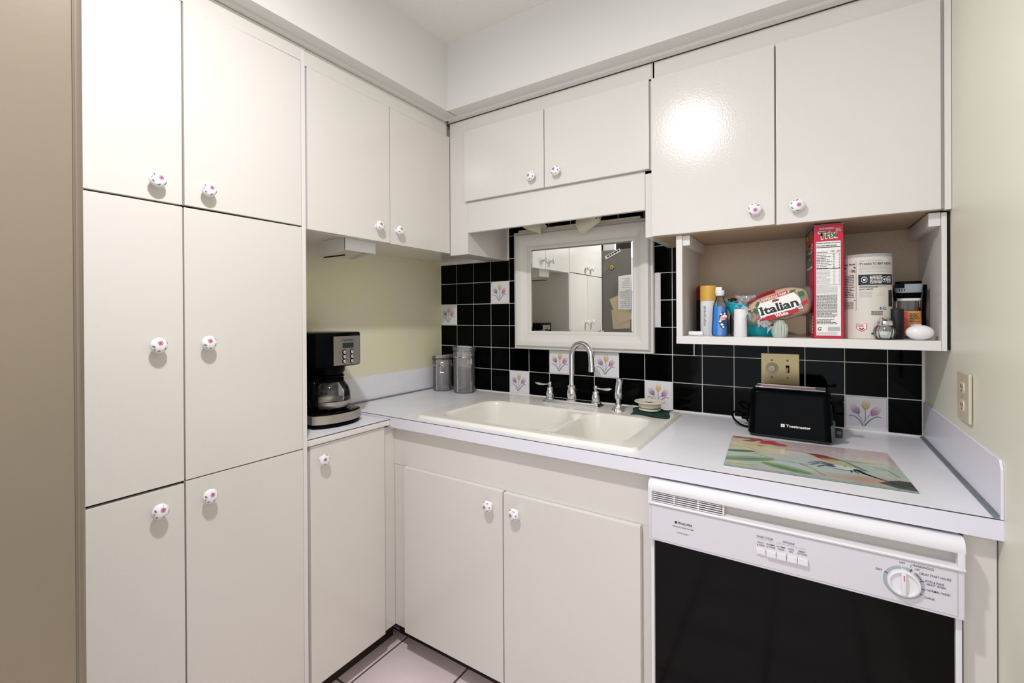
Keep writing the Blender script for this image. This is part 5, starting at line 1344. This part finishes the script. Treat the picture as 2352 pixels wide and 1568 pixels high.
mb = MB(); mb.text('Trix', (-0.0012, 0.148, 0.214), ND, Z, 0.080, width=0.124, off=0.030, ext=0.0006); mb.build('logo', 'print_green', fp, smooth=False)
mb = MB(); mb.text('BLUE RASPBERRY', (-0.0010, 0.150, 0.272), ND, Z, 0.013, width=0.100, off=0.02, ext=0.0004); mb.build('flavour_print', 'print_navy', fp, smooth=False)
mb = MB(); mb.text('FAMILY SIZE', (-0.0010, 0.170, 0.297), ND, Z, 0.026, width=0.150, off=0.02, ext=0.0004, shear=0.1); mb.build('size_print', 'print_yellow', fp, smooth=False)
# narrow side
O = Vector((0, -0.0004, 0))
mb = MB(); mb.quad(O, X, Z, 0.0055, 0.008, 0.0635, 0.2785); sp = mb.build('nutrition_panel', 'print_white', t, smooth=False)
O = Vector((0, -0.0008, 0))
mb = MB(); mb.text('Trix', (0.0345, -0.0006, 0.287), (1, 0, 0.06), (-0.06, 0, 1), 0.0290, width=0.0460, align='CENTER', off=0.075); mb.text('BLUE RASPBERRY', (0.032, -0.0006, 0.3130), X, Z, 0.0070, width=0.036, align='CENTER', off=0.01)
mb.lines((0.052, -0.0006, 0.305), X, Z, 0.014, 0.010, 4, seed=9)
mb.build('logo_outline', 'print_white', t, smooth=False)
mb = MB(); mb.text('Trix', (0.0345, -0.0010, 0.2880), (1, 0, 0.06), (-0.06, 0, 1), 0.0275, width=0.0435, align='CENTER', off=0.025); mb.build('logo', 'print_green', t, smooth=False)
mb = MB()
mb.text('Nutrition Facts/Datos de Nutrición', (0.0345, -0.0008, 0.2720), X, Z, 0.0058, width=0.0560, align='CENTER', off=0.02)
mb.quad(O, X, Z, 0.0065, 0.2605, 0.0625, 0.2625); mb.text('Calories/Calorías', (0.0065, -0.0008, 0.2460), X, Z, 0.0060, width=0.0260, off=0.015); mb.text('150', (0.0485, -0.0008, 0.2465), X, Z, 0.0075, width=0.0085, align='RIGHT', off=0.01); mb.text('220', (0.0625, -0.0008, 0.2470), X, Z, 0.0075, width=0.0088, align='RIGHT', off=0.01)
mb.quad(O, X, Z, 0.0065, 0.2430, 0.0625, 0.2436); mb.quad(O, X, Z, 0.0065, 0.1990, 0.0625, 0.2010); mb.quad(O, X, Z, 0.0065, 0.1530, 0.0625, 0.1536); mb.quad(O, X, Z, 0.0495, 0.153, 0.0499, 0.2430)
mb.lines((0.0065, -0.0008, 0.2640), X, Z, 0.055, 0.0045, 1, seed=20)
for k, f_ in enumerate((0.24, 0.3, 0.2, 0.28, 0.34, 0.26, 0.32, 0.38, 0.25)): mb.lines((0.0065, -0.0008, 0.2375 - k * 0.0047), X, Z, 0.055 * f_ * 2, 0.0036, 1, seed=21 + k, fill=1); mb.lines((0.0455, -0.0008, 0.2375 - k * 0.0047), X, Z, 0.003, 0.0036, 1, seed=61 + k, fill=1); mb.lines((0.0590, -0.0008, 0.2375 - k * 0.0047), X, Z, 0.003, 0.0036, 1, seed=81 + k, fill=1)
mb.lines((0.0065, -0.0008, 0.0600), X, Z, 0.054, 0.066, 20, seed=41)
mb.lines((0.0065, -0.0008, 0.0400), X, Z, 0.054, 0.016, 4, seed=43); mb.text('G', (0.0085, -0.0008, 0.0225), X, Z, 0.0140, off=0.02, shear=0.3)
mb.build('nutrition_print', 'print_dark', sp, smooth=False)
mb = MB(); mb.lines((0.0065, -0.0008, 0.1560), X, Z, 0.036, 0.040, 11, seed=30); mb.lines((0.0455, -0.0008, 0.1560), X, Z, 0.003, 0.040, 11, seed=31); mb.lines((0.0590, -0.0008, 0.1560), X, Z, 0.003, 0.040, 11, seed=33); mb.lines((0.0065, -0.0008, 0.1290), X, Z, 0.055, 0.022, 9, seed=32); mb.quad(O, X, Z, 0.033, 0.0215, 0.0610, 0.0330); mb.lines((0.0065, -0.0008, 0.0095), X, Z, 0.054, 0.009, 4, seed=44)
mb.build('small_print', 'print_soft', sp, smooth=False)

# oats canister
t = thing('oats_canister', 'large round cream oats canister with dark band, right of the cereal box', 'canister', (1.7925, -0.222, SZ))
RO, HO = 0.0580, 0.2370
MB().lathe([(0, 0), (RO - 0.001, 0), (RO, 0.001), (RO, HO - 0.008)], seg=72).build('tube', 'oats_paper', t)
MB().lathe([(RO + 0.0006, HO - 0.009), (RO + 0.0012, HO - 0.006), (RO + 0.0012, HO - 0.001), (RO, HO), (RO - 0.004, HO - 0.001), (0, HO - 0.003)], seg=72).build('lid', 'clear_bag', t)
RC = RO + 0.0002; CA = -79.0
mb = MB()
mb.mx = Matrix.Identity(4)
def sub(mb, n):  # subdivide long prints so that they wrap
    return mb
def bandq(x0_, x1_, z0_, z1_, m, name, parent, n=16):
    b_ = MB(); b_.grid(n, 1, lambda u, v: (x0_ + (x1_ - x0_) * u, -0.0003, z0_ + (z1_ - z0_) * v)); return bent(b_, name, m, parent, RC, CA)
bd = bandq(-0.0330, 0.0600, 0.1500, 0.1790, 'print_navy', 'band', t, 20)
bd.data.materials.clear(); bd.data.materials.append(M['band_navy'])
mb = MB(); mb.text("WHEN IT COMES TO NUTRITION,", (-0.0310, -0.0004, 0.2150), X, Z, 0.0065, width=0.052); mb.text("THAT'S A WHOLE LOT OF NUTRITION IN ONE BOWL", (-0.0310, -0.0004, 0.1850), X, Z, 0.0060, width=0.078)
mb.lines((-0.0310, -0.0004, 0.1920), X, Z, 0.080, 0.012, 3, seed=50, thick=0.35); mb.lines((-0.0310, -0.0004, 0.1160), X, Z, 0.030, 0.016, 4, seed=51, thick=0.35)
bent(mb, 'fine_print', 'print_soft', t, RC, CA)
mb = MB(); mb.text("IT'S HARD TO BEAT A BOWL", (-0.0310, -0.0005, 0.2055), X, Z, 0.0092, width=0.080, off=0.01); mb.text('QUICK 1-MINUTE', (-0.0310, -0.0005, 0.1360), X, Z, 0.0060, width=0.0300, off=0.01)
mb.lines((-0.0310, -0.0005, 0.1425), X, Z, 0.075, 0.0050, 2, seed=52, thick=0.5); mb.lines((-0.005, -0.0005, 0.0660), X, Z, 0.030, 0.012, 4, seed=53)
bent(mb, 'lettering', 'print_dark', t, RC, CA)
mb = MB(); mb.lines((-0.0080, -0.0010, 0.1530), X, Z, 0.030, 0.023, 6, seed=54, thick=0.55); mb.lines((0.0330, -0.0010, 0.1550), X, Z, 0.016, 0.019, 5, seed=55, thick=0.55)
for cx_ in (-0.020, 0.026):
    for k in range(20):
        a, b = 2 * PI * k / 20, 2 * PI * (k + 1) / 20
        mb.pquad((cx_, -0.0010, 0.1648), X, Z, [(0.0058 * math.cos(a), 0.0068 * math.sin(a)), (0.0070 * math.cos(a), 0.0082 * math.sin(a)), (0.0070 * math.cos(b), 0.0082 * math.sin(b)), (0.0058 * math.cos(b), 0.0068 * math.sin(b))])
    mb.pquad((cx_, -0.0010, 0.1648), X, Z, [(0, -0.0045), (0.0035, 0.0), (0.0020, 0.0030), (0, 0.0018), (-0.0020, 0.0030), (-0.0035, 0.0)])
bent(mb, 'band_print', 'print_white', bd, RC, CA)
b2 = bandq(0.0405, 0.0600, 0.0900, 0.1350, 'black_matte', 'recipe_window', t, 8)
# heart badge
mb = MB(); mb.pquad((-0.026, -0.0005, 0.0200), X, Z, [(-0.0115, 0.0230), (0.0115, 0.0230), (0.0115, 0.008), (0, 0), (-0.0115, 0.008)]); bent(mb, 'badge_outline', 'print_red', t, RC, CA)
mb = MB(); mb.pquad((-0.026, -0.0009, 0.0215), X, Z, [(-0.0100, 0.0205), (0.0100, 0.0205), (0.0100, 0.0070), (0, 0.0005), (-0.0100, 0.0070)]); bent(mb, 'badge', 'print_white', t, RC, CA)
mb = MB(); mb.pquad((-0.026, -0.0012, 0.0235), X, Z, [(0, 0), (0.0060, 0.0050), (0.0045, 0.0082), (0, 0.0050), (-0.0045, 0.0082), (-0.0060, 0.0050)]); mb.lines((-0.0345, -0.0012, 0.0330), X, Z, 0.017, 0.008, 3, seed=57); bent(mb, 'badge_print', 'print_red', t, RC, CA)
mb = MB(); mb.lathe([(0, 0), (0.0036, 0), (0.0036, 0.0002), (0, 0.0002)], (0.0175, -0.0004, 0.0850), axis='-y', seg=16); mb.quad((0.0240, -0.0005, 0.0815), X, Z, 0, 0, 0.0070, 0.0070); mb.quad((-0.0050, -0.0005, 0.0130), X, Z, 0, 0, 0.0045, 0.0045)
bent(mb, 'social_marks', 'print_navy', t, RC, CA)
mb = MB(); mb.text('f', (0.0175, -0.0009, 0.0822), X, Z, 0.0080, align='CENTER', off=0.02); mb.pquad((0.0243, -0.0009, 0.0820), X, Z, [(0.0012, 0.0012), (0.0040, 0.0010), (0.0056, 0.0045), (0.0036, 0.0056), (0.0010, 0.0048)]); bent(mb, 'social_glyphs', 'print_white', t, RC, CA)
mb = MB()
for k in range(7):
    x_, z_ = 0.010 + 0.0045 * (k % 4) + 0.002 * (k // 4), 0.1215 + 0.006 * (k // 4) + 0.003 * (k % 2); mb.sphere((x_, -0.0003, z_), (0.0030, 0.0006, 0.0022), 10, 6)
bent(mb, 'oat_flakes', 'ivory', t, RC, CA)
# nutrition table on the shaded side
mb = MB(); A2 = CA
for z_, h_ in ((0.1985, 0.004), (0.1855, 0.0012), (0.1070, 0.0018)): mb.quad((-0.0700, -0.0004, z_), X, Z, 0, 0, 0.0300, h_)
mb.text('tion Facts', (-0.0410, -0.0004, 0.2075), X, Z, 0.0080, width=0.030, align='RIGHT', off=0.02); mb.text('150', (-0.0410, -0.0004, 0.1880), X, Z, 0.0090, width=0.010, align='RIGHT', off=0.03)
mb.lines((-0.0700, -0.0004, 0.1150), X, Z, 0.0300, 0.066, 14, seed=60, thick=0.35); mb.lines((-0.0700, -0.0004, 0.0830), X, Z, 0.0280, 0.022, 7, seed=61, thick=0.35)
for q_ in ((-0.0720, 0.0800, -0.0715, 0.2165), (-0.0385, 0.0800, -0.0380, 0.2165), (-0.0720, 0.2160, -0.0380, 0.2165), (-0.0720, 0.0800, -0.0380, 0.0805)): mb.quad((0, -0.0004, 0), X, Z, *q_)
bent(mb, 'nutrition_print', 'print_dark', t, RC, CA)

# salt shaker
t = thing('salt_shaker', 'faceted glass salt shaker with chrome lid half full of salt', 'salt shaker', (1.826, -0.287, SZ))
SP = [(0.0165, 0.0), (0.0185, 0.002), (0.0218, 0.010), (0.0228, 0.020), (0.0215, 0.030), (0.0178, 0.038), (0.0160, 0.040)]
MB().lathe([(0, 0)] + SP + [(r_ - 0.0025, z_ + 0.002) for r_, z_ in SP[::-1]] + [(0, 0.004)], seg=60, rib=(12, 0.07, lambda z: 0.003 < z < 0.037)).build('glass_body', 'clear_glass', t)
MB().lathe([(0, 0.005), (0.0150, 0.005), (0.0178, 0.012), (0.0182, 0.019), (0.0150, 0.0215), (0, 0.0225)], seg=30).build('salt', 'salt', t)
MB().lathe([(0.0175, 0.0385), (0.0182, 0.040), (0.0178, 0.0500), (0.0165, 0.0515), (0.0140, 0.0530), (0.0095, 0.0590), (0.0, 0.0605)], seg=36).build('lid', 'chrome', t)
# black cylinder
t = thing('black_shaker', 'plain black cylinder between the salt shaker and the spice grinder', 'shaker', (1.856, -0.240, SZ))
MB().lathe([(0, 0), (0.0165, 0), (0.0172, 0.001), (0.0168, 0.0820), (0.0155, 0.0830), (0, 0.0832)], seg=32).build('body', 'black_matte', t)
# spice grinder
t = thing('spice_grinder', 'spice grinder jar with grey and black top and orange label', 'spice jar', (1.891, -0.165, SZ), rotz=-0.05)
def sq(r, z, n=10):
    out = []
    for k in range(4):
        for i in range(n):
            a = k * PI / 2 + (i / n) * PI / 2 + PI / 4
            c_, s_ = math.cos(a), math.sin(a); m_ = (abs(c_) ** 5 + abs(s_) ** 5) ** (-1 / 5); out.append((r * c_ * m_, r * s_ * m_, z))
    return out
def sqloft(levels, cap=True):
    tb = bmesh.new(); rings = [[tb.verts.new(p) for p in sq(r_, z_)] for r_, z_ in levels]
    for A, B in zip(rings, rings[1:]):
        for k in range(len(A)): tb.faces.new((A[k], A[(k + 1) % len(A)], B[(k + 1) % len(A)], B[k]))
    if cap: tb.faces.new(rings[0][::-1]); tb.faces.new(rings[-1])
    return MB()._add(tb)
sqloft([(0.029, 0), (0.0295, 0.003), (0.0275, 0.060), (0.0255, 0.108)]).build('glass_body', 'clear_glass', t)
sqloft([(0.027, 0.003), (0.0268, 0.030), (0.0262, 0.050)]).build('spice', 'spice_grind', t)
sqloft([(0.0298, 0.006), (0.0302, 0.007), (0.0280, 0.076), (0.0276, 0.077)], cap=False).build('label', 'spice_orange', t)
mb = MB(); n_ = 0.0315
mb.pquad((0, -0.0303, 0), X, Z, [(-0.0285, 0.008), (-0.0020, 0.008), (-0.0030, 0.0755), (-0.0270, 0.0755)]); mb.build('label_red', 'spice_red', t, smooth=False)
mb = MB(); mb.pquad((0, -0.0302, 0), X, Z, [(0.0035, 0.010), (0.0265, 0.010), (0.0255, 0.040), (0.0030, 0.040)]); bcq = mb.build('barcode', 'print_white', t, smooth=False)
mb = MB()
for k in range(9): mb.quad((0.006 + k * 0.0021, -0.0308, 0.014), X, Z, 0, 0, 0.0005 + 0.0008 * (k * 7 % 3) / 2, 0.022)
mb.lines((0.0, -0.0306, 0.046), X, Z, 0.023, 0.026, 6, seed=70, thick=0.4)
mb.build('print', 'print_dark', t, smooth=False)
sqloft([(0.0262, 0.106), (0.0270, 0.108), (0.0270, 0.113)]).build('collar', 'white_plastic', t)
sqloft([(0.0255, 0.113), (0.0275, 0.124), (0.0290, 0.130)]).build('grinder_neck', 'black_plastic', t)
sqloft([(0.0290, 0.129), (0.0310, 0.142), (0.0318, 0.152), (0.0300, 0.1535)]).build('grinder_cap', 'lid_grey', t)
mb = sqloft([(0.0285, 0.1535), (0.0290, 0.160), (0.0280, 0.1612)]); mb.box((-0.030, -0.034, 0.142), (-0.010, -0.020, 0.156), 0.001); mb.tube([(0.034, -0.022, 0.150), (0.033, -0.023, 0.120), (0.031, -0.024, 0.070), (0.033, -0.024, 0.010)], 0.0045, 8)
mb.tube([(-0.036, -0.022, 0.146), (-0.033, -0.023, 0.130), (-0.028, -0.024, 0.105)], 0.003, 8); mb.build('grinder_lid', 'black_plastic', t)
mb = MB()
for k in range(3): mb.quad((-0.022 + k * 0.0055, -0.0318, 0.134), X, Z, 0, 0, 0.002, 0.005)
mb.build('vent_marks', 'void_black', t, smooth=False)
# egg timer
props(MB().sphere((0, 0, 0), (0.0285, 0.0205, 0.0200), 40, 24).build('egg', 'egg_white', loc=(1.8975, -0.2850, SZ + 0.0200)), 'smooth white egg lying on its side at the right end of the shelf', 'egg')

# printing too small to pick apart: one part each, marked as such
for o in list(COL.objects):
    if o.parent is not None and o.type == 'MESH':
        n_ = o.name.split('.')[0]
        if any(k in n_ for k in ('print', 'lettering', 'marks', 'logo', 'slots', 'blossoms', 'flakes', 'glyphs', 'stripes', 'vent_hole', 'barcode')) and n_ not in ('rose_print', 'logo'):
            o['kind'] = 'stuff'
